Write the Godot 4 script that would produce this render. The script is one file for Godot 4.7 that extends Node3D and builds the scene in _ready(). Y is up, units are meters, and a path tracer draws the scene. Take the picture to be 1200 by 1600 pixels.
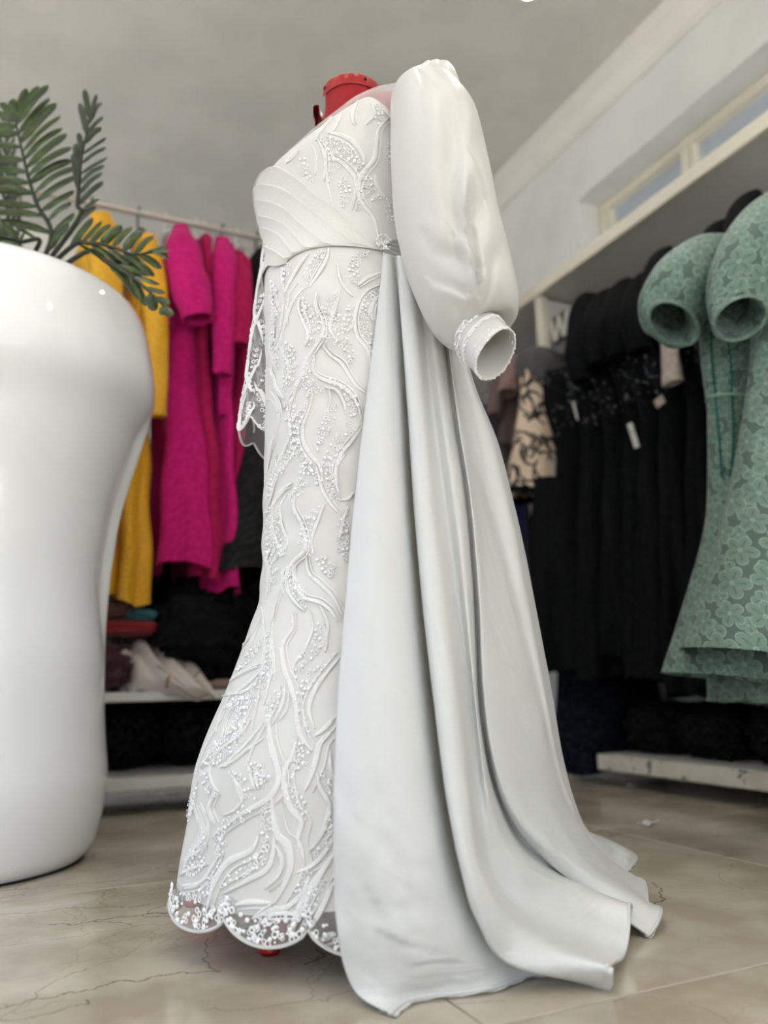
extends Node3D
# A bridal boutique: one white gown on a red dress form in the middle, a tall glossy planter on the left,
# two open clothes units behind. y is up, metres, x along the back wall, -z into the shop; the camera looks 25 degrees to the right of that.

const VIEW := deg_to_rad(-25.0)
const CEILING := 3.03
var M := {}
var rng := RandomNumberGenerator.new()

func _ready():
	# camera, a phone held low and tipped up
	var cam := Camera3D.new()
	cam.name = "camera"
	cam.transform = Transform3D(Basis(Vector3.UP, VIEW) * Basis(Vector3.RIGHT, deg_to_rad(11.51)) * Basis(Vector3.BACK, deg_to_rad(-1.35)), Vector3(0, 0.37, 0))
	var lens := CameraAttributesPhysical.new()
	lens.frustum_focal_length = 28.18
	lens.frustum_focus_distance = 1.28
	lens.frustum_near = 0.05
	lens.frustum_far = 60.0
	lens.exposure_aperture = 2.0
	cam.attributes = lens
	cam.fov = 63.69
	cam.near = 0.05
	cam.far = 60.0
	add_child(cam, true)
	cam.current = true
	# daylight: a bright overcast sky that comes in through the glazed shop front behind the camera
	var env := Environment.new()
	env.background_mode = Environment.BG_SKY
	var sky := Sky.new()
	var air := ProceduralSkyMaterial.new()
	air.sky_top_color = Color(0.78, 0.87, 1.0)
	air.sky_horizon_color = Color(0.94, 0.965, 1.0)
	air.sky_curve = 0.2
	air.ground_horizon_color = Color(0.66, 0.65, 0.63)
	air.ground_bottom_color = Color(0.55, 0.54, 0.52)
	air.sun_angle_max = 1.0
	var sun := DirectionalLight3D.new()   # unseen high sun before the shop, set to bounce light onto the ceiling
	sun.name = "sun"
	sun.light_color = Color(0.99, 0.99, 1.0)
	sun.light_energy = 7.5
	sun.light_angular_distance = 0.6
	sun.sky_mode = DirectionalLight3D.SKY_MODE_LIGHT_ONLY
	sun.shadow_enabled = true
	sun.rotation = Vector3(deg_to_rad(-62.0), deg_to_rad(12.0), 0)
	add_child(sun, true)
	sky.sky_material = air
	env.sky = sky
	env.background_energy_multiplier = 1.3
	env.tonemap_mode = Environment.TONE_MAPPER_LINEAR
	env.tonemap_exposure = 1.9
	env.sdfgi_enabled = true
	env.ssao_enabled = true
	env.ssil_enabled = true
	var world := WorldEnvironment.new()
	world.name = "world"
	world.environment = env
	add_child(world, true)
	rng.seed = 7
	materials()
	shell()
	clothes_units()
	planter()
	palm()
	dress_form()
	gown()
	left_clothes()
	folded_clothes()
	right_clothes()
	mint_dresses()
	downlights()

# ---------------------------------------------------------------- helpers

func room(v: float, y: float, u: float) -> Vector3:   # v to the right along the back wall, u into the shop
	return Vector3(v, y, -u)

func spot(p: Vector3) -> Vector3:   # a place measured in the gown's own axes (x across the view, z towards the viewer)
	return p.rotated(Vector3.UP, VIEW)

func numbered(called: String, parent: Node) -> String:   # chair, chair_001, chair_002 ...
	var used: Dictionary = parent.get_meta("used", {})
	var n: int = used.get(called, 0)
	used[called] = n + 1
	parent.set_meta("used", used)
	return called if n == 0 else "%s_%03d" % [called, n]

func thing(called: String, label: String, category: String, at := Vector3.ZERO, turn := 0.0, group := "") -> Node3D:
	var o := Node3D.new()
	o.name = numbered(called, self)
	o.position = at
	o.rotation.y = turn
	o.set_meta("label", label)
	o.set_meta("category", category)
	if group:
		o.set_meta("group", group)
	add_child(o, true)
	return o

func part(called: String, mesh: Mesh, m: Material, parent: Node = null, at := Vector3.ZERO, turn := Vector3.ZERO) -> MeshInstance3D:
	var o := MeshInstance3D.new()
	var p: Node = parent if parent else self
	o.name = numbered(called, p)
	o.mesh = mesh
	o.material_override = m
	o.position = at
	o.rotation = turn
	p.add_child(o, true)
	return o

func struct(called: String, mesh: Mesh, m: Material, at := Vector3.ZERO, turn := Vector3.ZERO, parent: Node = null) -> MeshInstance3D:
	var o := part(called, mesh, m, parent, at, turn)
	if parent == null:
		o.set_meta("kind", "structure")
	return o

func crom(a: Vector3, b: Vector3, c: Vector3, d: Vector3, t: float) -> Vector3:
	return b.cubic_interpolate(c, a, d, t)

func smooth(p: Array, n: int) -> PackedVector3Array:   # n + 1 points along a curve through p
	var out := PackedVector3Array()
	var k := p.size() - 1
	for i in n + 1:
		var t := float(i) / n * k
		var s := mini(int(t), k - 1)
		out.append(crom(p[maxi(s - 1, 0)], p[s], p[s + 1], p[mini(s + 2, k)], t - s))
	return out

func smooth2(p: Array, n: int) -> PackedVector2Array:
	var out := PackedVector2Array()
	var k := p.size() - 1
	for i in n + 1:
		var t := float(i) / n * k
		var s := mini(int(t), k - 1)
		var a: Vector2 = p[maxi(s - 1, 0)]
		var b: Vector2 = p[s]
		var c: Vector2 = p[s + 1]
		var d: Vector2 = p[mini(s + 2, k)]
		out.append(b.cubic_interpolate(c, a, d, t - s))
	return out

func skin(rows: Array, wrap := false, flip := false) -> ArrayMesh:   # a smooth surface over rows of points; uv in metres along the cloth
	var h := rows.size()
	var w: int = rows[0].size()
	var cols := w + 1 if wrap else w
	var v := PackedVector3Array()
	var nn := PackedVector3Array()
	var uv := PackedVector2Array()
	var ix := PackedInt32Array()
	var along := PackedFloat32Array()
	along.resize(cols)
	for j in h:
		var r: PackedVector3Array = rows[j]
		var up: PackedVector3Array = rows[maxi(j - 1, 0)]
		var dn: PackedVector3Array = rows[mini(j + 1, h - 1)]
		var across := 0.0
		for i in cols:
			var k := i % w
			var p := r[k]
			if i > 0:
				across += p.distance_to(r[(i - 1) % w])
			if j > 0:
				along[i] += p.distance_to(up[k])
			var l := r[(k - 1 + w) % w] if wrap else r[maxi(k - 1, 0)]
			var g := r[(k + 1) % w] if wrap else r[mini(k + 1, w - 1)]
			var n := (g - l).cross(dn[k] - up[k])
			if n.length_squared() < 1e-16:
				n = Vector3.UP
			n = n.normalized()
			v.append(p)
			nn.append(-n if flip else n)
			uv.append(Vector2(across, along[i]))
	for j in h - 1:
		for i in cols - 1:
			var a := j * cols + i
			var b := a + 1
			var c := a + cols
			var d := c + 1
			if flip:
				ix.append_array(PackedInt32Array([a, b, c, b, d, c]))
			else:
				ix.append_array(PackedInt32Array([a, c, b, b, c, d]))
	var arr := []
	arr.resize(Mesh.ARRAY_MAX)
	arr[Mesh.ARRAY_VERTEX] = v
	arr[Mesh.ARRAY_NORMAL] = nn
	arr[Mesh.ARRAY_TEX_UV] = uv
	arr[Mesh.ARRAY_INDEX] = ix
	var mesh := ArrayMesh.new()
	mesh.add_surface_from_arrays(Mesh.PRIMITIVE_TRIANGLES, arr)
	return mesh

func tube(path: PackedVector3Array, radii: Array, sides := 10, flat := 1.0, capped := true) -> ArrayMesh:
	var rows := []
	var n := path.size()
	var side := Vector3.ZERO
	for j in n:
		var d := (path[mini(j + 1, n - 1)] - path[maxi(j - 1, 0)]).normalized()
		if side == Vector3.ZERO:
			side = d.cross(Vector3.UP if absf(d.y) < 0.9 else Vector3.RIGHT).normalized()
		side = (side - d * side.dot(d)).normalized()
		var up := side.cross(d)
		var f := float(j) / (n - 1) * (radii.size() - 1)
		var k := mini(int(f), maxi(radii.size() - 2, 0))
		var r: float = lerpf(radii[k], radii[mini(k + 1, radii.size() - 1)], f - k)
		var ring := PackedVector3Array()
		for i in sides:
			var a := TAU * i / sides
			ring.append(path[j] + side * cos(a) * r + up * sin(a) * r * flat)
		rows.append(ring)
	if capped:
		for e in [0, -1]:
			var mid := PackedVector3Array()
			mid.resize(sides)
			mid.fill(path[0] if e == 0 else path[n - 1])
			if e == 0:
				rows.push_front(mid)
			else:
				rows.append(mid)
	return skin(rows, true)

func rod(a: Vector3, b: Vector3, r: float, sides := 12) -> ArrayMesh:
	return tube(PackedVector3Array([a, b]), [r], sides)

func lathe(profile: Array, sides := 48) -> ArrayMesh:   # profile of (radius, height)
	var rows := []
	for p in profile:
		var ring := PackedVector3Array()
		for i in sides:
			var a := TAU * i / sides
			ring.append(Vector3(p.x * cos(a), p.y, -p.x * sin(a)))
		rows.append(ring)
	return skin(rows, true, true)

func slab(size: Vector3, chamfer := 0.002) -> ArrayMesh:   # a box with chamfered edges, standing on its own centre
	var st := SurfaceTool.new()
	st.begin(Mesh.PRIMITIVE_TRIANGLES)
	var h := size / 2.0
	var c := minf(chamfer, minf(h.x, minf(h.y, h.z)) * 0.6)
	var corner := func(s: Vector3, axis: int) -> Vector3:
		var p := Vector3(s.x * (h.x - c), s.y * (h.y - c), s.z * (h.z - c))
		p[axis] = s[axis] * h[axis]
		return p
	var face := func(q: Array):
		var n: Vector3 = (q[1] - q[0]).cross(q[2] - q[0])
		var mid := Vector3.ZERO
		for p in q:
			mid += p
		if n.dot(mid) > 0:
			q.reverse()
			n = -n
		n = -n.normalized()
		for k in range(1, q.size() - 1):
			for p in [q[0], q[k], q[k + 1]]:
				st.set_normal(n)
				var an := n.abs()
				st.set_uv(Vector2(p.z, p.y) if an.x > an.y and an.x > an.z else (Vector2(p.x, p.z) if an.y > an.z else Vector2(p.x, p.y)))
				st.add_vertex(p)
	for ax in 3:
		var b := (ax + 1) % 3
		var d := (ax + 2) % 3
		for s in [-1.0, 1.0]:
			var q := []
			for k in [[-1.0, -1.0], [1.0, -1.0], [1.0, 1.0], [-1.0, 1.0]]:
				var e := Vector3.ZERO
				e[ax] = s
				e[b] = k[0]
				e[d] = k[1]
				q.append(corner.call(e, ax))
			face.call(q)
			for s2 in [-1.0, 1.0]:   # the chamfer between the faces ax and b
				var e1 := Vector3.ZERO
				e1[ax] = s
				e1[b] = s2
				e1[d] = -1.0
				var e2 := e1
				e2[d] = 1.0
				face.call([corner.call(e1, ax), corner.call(e2, ax), corner.call(e2, b), corner.call(e1, b)])
	for x in [-1.0, 1.0]:
		for y in [-1.0, 1.0]:
			for z in [-1.0, 1.0]:
				var e := Vector3(x, y, z)
				face.call([corner.call(e, 0), corner.call(e, 1), corner.call(e, 2)])
	return st.commit()

# ---------------------------------------------------------------- materials

func mat(called: String, c: Color, rough: float, more := {}) -> StandardMaterial3D:
	var m := StandardMaterial3D.new()
	m.resource_name = called
	m.albedo_color = c
	m.roughness = rough
	m.cull_mode = BaseMaterial3D.CULL_DISABLED
	for k in more:
		m.set(k, more[k])
	M[called] = m
	return m

func noise_map(freq: float, lo: Color, hi: Color, octaves := 4, kind := FastNoiseLite.TYPE_SIMPLEX_SMOOTH, size := 512, at := [0.25, 0.75], seeded := 1) -> NoiseTexture2D:
	var n := FastNoiseLite.new()
	n.noise_type = kind
	n.frequency = freq
	n.fractal_octaves = octaves
	n.seed = seeded
	var g := Gradient.new()
	g.offsets = PackedFloat32Array(at)
	g.colors = PackedColorArray([lo, hi])
	var t := NoiseTexture2D.new()
	t.width = size
	t.height = size
	t.seamless = true
	t.noise = n
	t.color_ramp = g
	return t

func weave(called: String, c: Color, rough: float, spread := 0.12, freq := 0.02, scale := 3.0, more := {}) -> StandardMaterial3D:   # cloth: a slightly uneven colour and a fine woven grain
	var m := mat(called, Color.WHITE, rough, {"rim_enabled": true, "rim": 0.35, "rim_tint": 0.6})
	m.albedo_texture = noise_map(freq, c.darkened(spread), c.lightened(spread * 0.5), 5)
	m.uv1_scale = Vector3.ONE * scale
	for k in more:
		m.set(k, more[k])
	return m

func image_texture(im: Image) -> ImageTexture:
	im.generate_mipmaps()
	return ImageTexture.create_from_image(im)

func lace_images(size: int, flowers: int, seeded: int, ground: Color, petal: Color, line: Color, big: float) -> Array:   # [colour, height]: five-petalled flowers, small leaves and cords over a mesh ground
	var col := Image.create(size, size, false, Image.FORMAT_RGB8)
	var hgt := Image.create(size, size, false, Image.FORMAT_RGB8)
	var r := RandomNumberGenerator.new()
	r.seed = seeded
	for y in size:
		for x in size:
			var net := ((x + y) % 6 < 2) or ((x - y + size) % 6 < 2)
			col.set_pixel(x, y, ground.lerp(petal, 0.22) if net else ground)
			hgt.set_pixel(x, y, Color.WHITE * (0.25 if net else 0.1))
	var side := int(ceil(sqrt(flowers)))
	var cell := float(size) / side
	for pass_at in 2:
		for fy in side:
			for fx in side:
				var big_one := pass_at == 1
				var at := Vector2(fx + (0.5 if fy % 2 else 0.0) + (0.0 if big_one else 0.5), fy + (0.0 if big_one else 0.45)) * cell + Vector2(r.randf_range(-1, 1), r.randf_range(-1, 1)) * cell * 0.12
				var reach := cell * big * (r.randf_range(0.42, 0.54) if big_one else r.randf_range(0.28, 0.36))
				var turn := r.randf() * TAU
				var k := 2.5 if big_one else 1.5
				for py in range(-int(reach) - 2, int(reach) + 3):
					for px in range(-int(reach) - 2, int(reach) + 3):
						var d := Vector2(px, py)
						var l := d.length()
						var a := d.angle() + turn
						var lobe := absf(cos(k * a))
						var edge := reach * (0.42 + 0.58 * pow(lobe, 0.55))
						if l > edge:
							continue
						var xx := posmod(int(at.x) + px, size)
						var yy := posmod(int(at.y) + py, size)
						var c := petal
						var h := 0.62
						if l > edge - size * 0.0045 or (l < reach * 0.13 and l > reach * 0.07):
							c = line
							h = 1.0
						elif lobe > 0.985 and l < edge * 0.7 and l > reach * 0.15:
							c = ground
							h = 0.3
						elif lobe > 0.8 and lobe < 0.86 and l < edge * 0.55 and big_one:
							c = ground.lerp(petal, 0.4)
							h = 0.4
						col.set_pixel(xx, yy, c)
						hgt.set_pixel(xx, yy, Color.WHITE * h)
	return [image_texture(col), image_texture(hgt)]

func line_print(size: int, ground: Color, ink: Color, sprigs: int, seeded: int, ink2 := Color(0, 0, 0, 0)) -> ImageTexture:   # a cloth printed with sprigs of thin lines and small petals
	var im := Image.create(size, size, false, Image.FORMAT_RGB8)
	im.fill(ground)
	var r := RandomNumberGenerator.new()
	r.seed = seeded
	for s in sprigs:
		var p := Vector2(r.randf(), r.randf()) * size
		var dir := r.randf() * TAU
		var bend := r.randf_range(-0.05, 0.05)
		var c := ink2 if ink2.a > 0 and s % 3 == 0 else ink
		for k in 70:
			dir += bend
			p += Vector2.from_angle(dir) * size * 0.004
			var wide := 1.0 + size * 0.0022
			var blob := k % 10 == 6
			if blob:
				wide = size * r.randf_range(0.018, 0.032)
			for py in range(-int(wide), int(wide) + 1):
				for px in range(-int(wide), int(wide) + 1):
					var d := Vector2(px, py)
					if blob and absf(d.rotated(-dir).y) > wide * 0.45 or d.length() > wide:
						continue
					im.set_pixel(posmod(int(p.x) + px, size), posmod(int(p.y) + py, size), c)
	return image_texture(im)

func veins(size: int, seeded: int) -> ImageTexture:   # thin jagged veins that branch, on a clear ground
	var im := Image.create(size, size, false, Image.FORMAT_RGBA8)
	im.fill(Color(0.45, 0.34, 0.25, 0.0))
	var r := RandomNumberGenerator.new()
	r.seed = seeded
	var walks := []
	for k in 15:
		walks.append([Vector2(r.randf(), r.randf()) * size, r.randf() * 0.9 - 0.3 + (PI if k % 2 else 0.0), r.randi_range(90, 300), r.randf_range(0.7, 1.0) if k < 7 else r.randf_range(0.2, 0.5)])
	while walks.size() > 0:
		var w: Array = walks.pop_back()
		var p: Vector2 = w[0]
		var dir: float = w[1]
		var turn := 0.0
		for q in int(w[2]):
			if q % 5 == 0:
				turn = r.randf_range(-1.1, 1.1) * (1.0 if r.randf() < 0.5 else 0.4)
			p += Vector2.from_angle(dir + turn) * 2.0
			dir += r.randf_range(-0.06, 0.06)
			var fade: float = w[3] * r.randf_range(0.45, 1.0)
			var wide := 3 if fade > 0.5 and r.randf() < 0.6 else 2
			for y in wide + 1:
				for x in wide + 1:
					var c := Color(0.33, 0.21, 0.14, fade * (1.0 if x < wide and y < wide else 0.35))
					var xx := posmod(int(p.x) + x, size)
					var yy := posmod(int(p.y) + y, size)
					if im.get_pixel(xx, yy).a < c.a:
						im.set_pixel(xx, yy, c)
			if r.randf() < 0.012 and w[2] > 40:
				walks.append([p, dir + (0.9 if r.randf() < 0.5 else -0.9), int(w[2] * 0.4), w[3] * 0.7])
	return image_texture(im)

func materials():
	var relief := noise_map(0.01, Color.BLACK, Color.WHITE, 4, FastNoiseLite.TYPE_SIMPLEX_SMOOTH, 512, [0.0, 1.0])
	var paint := func(called: String, c: Color, rough: float):
		var m := mat(called, Color.WHITE, rough)
		m.albedo_texture = noise_map(0.008, c.darkened(0.03), c.lightened(0.02), 5, FastNoiseLite.TYPE_SIMPLEX_SMOOTH, 512, [0.3, 0.7], 11)
		m.uv1_triplanar = true
		m.uv1_world_triplanar = true
		m.uv1_scale = Vector3.ONE * 0.5
		m.heightmap_enabled = true
		m.heightmap_texture = relief
		m.heightmap_scale = 0.05
		return m
	paint.call("wall paint", Color(0.885, 0.885, 0.875), 0.75)
	paint.call("ceiling paint", Color(0.82, 0.81, 0.785), 0.85)
	paint.call("cornice plaster", Color(0.89, 0.88, 0.855), 0.7)
	paint.call("frame paint", Color(0.86, 0.84, 0.77), 0.45)
	paint.call("board white", Color(0.83, 0.83, 0.81), 0.42)
	paint.call("outside render", Color(0.76, 0.79, 0.83), 0.8)
	paint.call("pavement", Color(0.70, 0.69, 0.66), 0.85)
	# scuffed plinth boards
	var plinth := mat("scuffed plinth", Color.WHITE, 0.5)
	plinth.albedo_texture = noise_map(0.012, Color(0.80, 0.78, 0.72), Color(0.85, 0.83, 0.78), 4)
	plinth.uv1_triplanar = true
	plinth.uv1_scale = Vector3(1.2, 1.2, 1.2)
	plinth.detail_enabled = true
	plinth.detail_blend_mode = BaseMaterial3D.BLEND_MODE_MIX
	plinth.detail_albedo = noise_map(0.02, Color(0.3, 0.28, 0.25, 0.0), Color(0.3, 0.28, 0.25, 0.8), 3, FastNoiseLite.TYPE_SIMPLEX, 512, [0.74, 0.8], 23)
	# polished beige marble with brown veins, three cuts of it
	for k in 3:
		var m := mat("marble %d" % k, Color(0.97, 0.98, 1.0), 0.13)
		m.albedo_texture = noise_map(0.0045, [Color(0.69, 0.642, 0.56), Color(0.705, 0.657, 0.575), Color(0.67, 0.622, 0.54)][k], [Color(0.785, 0.745, 0.665), Color(0.775, 0.735, 0.66), Color(0.765, 0.72, 0.64)][k], 6, FastNoiseLite.TYPE_SIMPLEX_SMOOTH, 1024, [0.3, 0.72], 31 + k)
		var t := veins(1024, 70 + k)
		m.detail_enabled = true
		m.detail_blend_mode = BaseMaterial3D.BLEND_MODE_MIX
		m.detail_albedo = t
		m.uv1_triplanar = true
		m.uv1_world_triplanar = true
		m.uv1_scale = Vector3.ONE * 0.9
		m.uv1_offset = Vector3(0.37, 0.0, 0.21) * k
		m.uv2_triplanar = true
		m.uv2_world_triplanar = true
		m.uv2_scale = Vector3.ONE * 0.8
		m.uv2_offset = Vector3(0.29, 0.0, 0.43) * k
	mat("grout", Color(0.33, 0.29, 0.25), 0.8)
	mat("pane", Color(0.93, 0.96, 0.97, 0.08), 0.03, {"transparency": BaseMaterial3D.TRANSPARENCY_ALPHA})
	mat("rail metal", Color(0.72, 0.69, 0.66), 0.35, {"metallic": 0.6})
	mat("hanger white", Color(0.85, 0.85, 0.83), 0.4)
	mat("hanger dark", Color(0.10, 0.10, 0.11), 0.45)
	# the planter and the palm
	mat("gloss white", Color(0.965, 0.97, 0.975), 0.06)
	var leaf := mat("palm leaf", Color.WHITE, 0.36, {"backlight_enabled": true, "backlight": Color(0.04, 0.07, 0.02)})
	leaf.albedo_texture = noise_map(0.03, Color(0.085, 0.15, 0.03), Color(0.25, 0.33, 0.07), 3)
	leaf.uv1_scale = Vector3(6, 1.5, 1)
	var leaf2 := mat("palm leaf grey", Color.WHITE, 0.4)
	leaf2.albedo_texture = noise_map(0.03, Color(0.10, 0.15, 0.075), Color(0.18, 0.24, 0.13), 3)
	leaf2.uv1_scale = Vector3(6, 1.5, 1)
	mat("palm stem", Color(0.12, 0.15, 0.06), 0.5)
	mat("soil", Color(0.13, 0.10, 0.08), 0.95)
	# the dress form
	mat("form red", Color(0.58, 0.015, 0.065), 0.75, {"rim_enabled": true, "rim": 0.2, "rim_tint": 0.8})
	mat("form cap", Color(0.62, 0.015, 0.045), 0.28)
	mat("form shaft", Color(0.34, 0.06, 0.06), 0.5)
	# the gown
	var satin_grain := noise_map(0.02, Color(0.42, 0.42, 0.42), Color(0.58, 0.58, 0.58), 4, FastNoiseLite.TYPE_SIMPLEX_SMOOTH, 512, [0.0, 1.0], 5)
	mat("satin", Color(0.865, 0.872, 0.87), 0.31, {"backlight_enabled": true, "backlight": Color(0.42, 0.40, 0.32), "rim_enabled": true, "rim": 0.25, "heightmap_enabled": true, "heightmap_texture": satin_grain, "heightmap_scale": 0.25, "uv1_scale": Vector3(2.2, 0.7, 1)})
	mat("sleeve satin", Color(0.825, 0.82, 0.805), 0.38, {"backlight_enabled": true, "backlight": Color(0.36, 0.34, 0.28), "rim_enabled": true, "rim": 0.25, "heightmap_enabled": true, "heightmap_texture": satin_grain, "heightmap_scale": 0.25, "uv1_scale": Vector3(2.0, 2.0, 1)})
	mat("lining", Color(0.868, 0.862, 0.848), 0.42, {"rim_enabled": true, "rim": 0.2})
	mat("chiffon", Color(0.87, 0.865, 0.845), 0.55, {"rim_enabled": true, "rim": 0.3, "heightmap_enabled": true, "heightmap_texture": satin_grain, "heightmap_scale": 0.3, "uv1_scale": Vector3(9.0, 9.0, 1)})
	var thread := Image.create(64, 64, false, Image.FORMAT_RGB8)
	for y in 64:
		for x in 64:
			thread.set_pixel(x, y, Color.WHITE * (0.5 + 0.5 * sin((x * 0.6 + y) * TAU / 16.0)))
	var stripes := Image.create(64, 64, false, Image.FORMAT_RGB8)
	for y in 64:
		for x in 64:
			stripes.set_pixel(x, y, Color.WHITE * (0.965 + 0.035 * sin((x * 0.6 + y) * TAU / 16.0)))
	mat("thread", Color(0.99, 0.985, 0.975), 0.28, {"albedo_texture": image_texture(stripes), "heightmap_enabled": true, "heightmap_texture": image_texture(thread), "heightmap_scale": 0.025, "uv1_scale": Vector3(120, 120, 1), "rim_enabled": true, "rim": 0.3})
	mat("bead", Color(0.99, 0.99, 0.99), 0.2)
	mat("tulle", Color(0.95, 0.93, 0.92, 0.36), 0.8, {"transparency": BaseMaterial3D.TRANSPARENCY_ALPHA})
	mat("sheer lace", Color(0.90, 0.89, 0.88, 0.26), 0.8, {"transparency": BaseMaterial3D.TRANSPARENCY_ALPHA})
	# the clothes behind
	weave("magenta crepe", Color(0.76, 0.07, 0.42), 0.85, 0.08, 0.02, 3.0, {"rim": 0.1, "rim_tint": 1.0, "metallic_specular": 0.3})
	weave("crimson crepe", Color(0.66, 0.05, 0.30), 0.85, 0.08, 0.02, 3.0, {"rim": 0.1, "rim_tint": 1.0, "metallic_specular": 0.3})
	weave("yellow brocade", Color(0.95, 0.69, 0.02), 0.6, 0.18, 0.06, 4.0, {"rim": 0.1, "rim_tint": 1.0})
	weave("charcoal wool", Color(0.085, 0.09, 0.095), 0.9, 0.15, 0.02, 3.0, {"rim_enabled": false, "metallic_specular": 0.3})
	weave("black crepe", Color(0.05, 0.056, 0.06), 0.9, 0.06, 0.02, 3.0, {"rim_enabled": false, "metallic_specular": 0.25})
	weave("black cloth", Color(0.015, 0.015, 0.02), 0.9, 0.2, 0.02, 3.0, {"rim_enabled": false, "metallic_specular": 0.25})
	weave("navy cloth", Color(0.02, 0.03, 0.075), 0.9, 0.2, 0.02, 3.0, {"rim_enabled": false, "metallic_specular": 0.25})
	weave("royal blue", Color(0.03, 0.09, 0.42), 0.7)
	weave("orange red", Color(0.66, 0.14, 0.04), 0.7)
	weave("mauve cloth", Color(0.40, 0.31, 0.29), 0.75, 0.3, 0.05, 5.0)
	weave("dusty pink", Color(0.60, 0.46, 0.42), 0.75, 0.25, 0.05, 5.0)
	weave("grey lace", Color(0.24, 0.23, 0.22), 0.8, 0.5, 0.08, 6.0)
	weave("maroon cloth", Color(0.22, 0.02, 0.09), 0.75)
	weave("red cloth", Color(0.58, 0.02, 0.06), 0.7)
	weave("teal print", Color(0.03, 0.40, 0.42), 0.7, 0.4, 0.06, 5.0)
	weave("orange print", Color(0.42, 0.13, 0.05), 0.7, 0.6, 0.08, 6.0)
	weave("satin silver", Color(0.74, 0.68, 0.63), 0.3)
	weave("tag white", Color(0.85, 0.84, 0.80), 0.6)
	mat("sequin", Color(0.75, 0.76, 0.80), 0.18, {"metallic": 1.0})
	mat("green sequin", Color(0.03, 0.36, 0.33), 0.2, {"metallic": 0.8})
	var beige := mat("beige floral", Color.WHITE, 0.7)
	beige.albedo_texture = line_print(512, Color(0.90, 0.81, 0.71), Color(0.06, 0.05, 0.06), 64, 4)
	beige.uv1_scale = Vector3(2.4, 2.4, 1)
	var pale := mat("pale print", Color.WHITE, 0.55)
	pale.albedo_texture = line_print(512, Color(0.80, 0.76, 0.72), Color(0.30, 0.30, 0.33), 9, 9, Color(0.55, 0.40, 0.22))
	pale.uv1_scale = Vector3(3.0, 3.0, 1)
	var lace := lace_images(1024, 36, 3, Color(0.27, 0.355, 0.32), Color(0.405, 0.51, 0.46), Color(0.58, 0.675, 0.63), 1.06)
	var mint := mat("mint lace", Color.WHITE, 0.55, {"rim_enabled": true, "rim": 0.3, "heightmap_enabled": true, "heightmap_scale": 0.12})
	mint.albedo_texture = lace[0]
	mint.heightmap_texture = lace[1]
	mint.uv1_scale = Vector3(2.25, 2.25, 1)
	mat("mint trim", Color(0.50, 0.63, 0.55), 0.6)

# ---------------------------------------------------------------- the room

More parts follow.
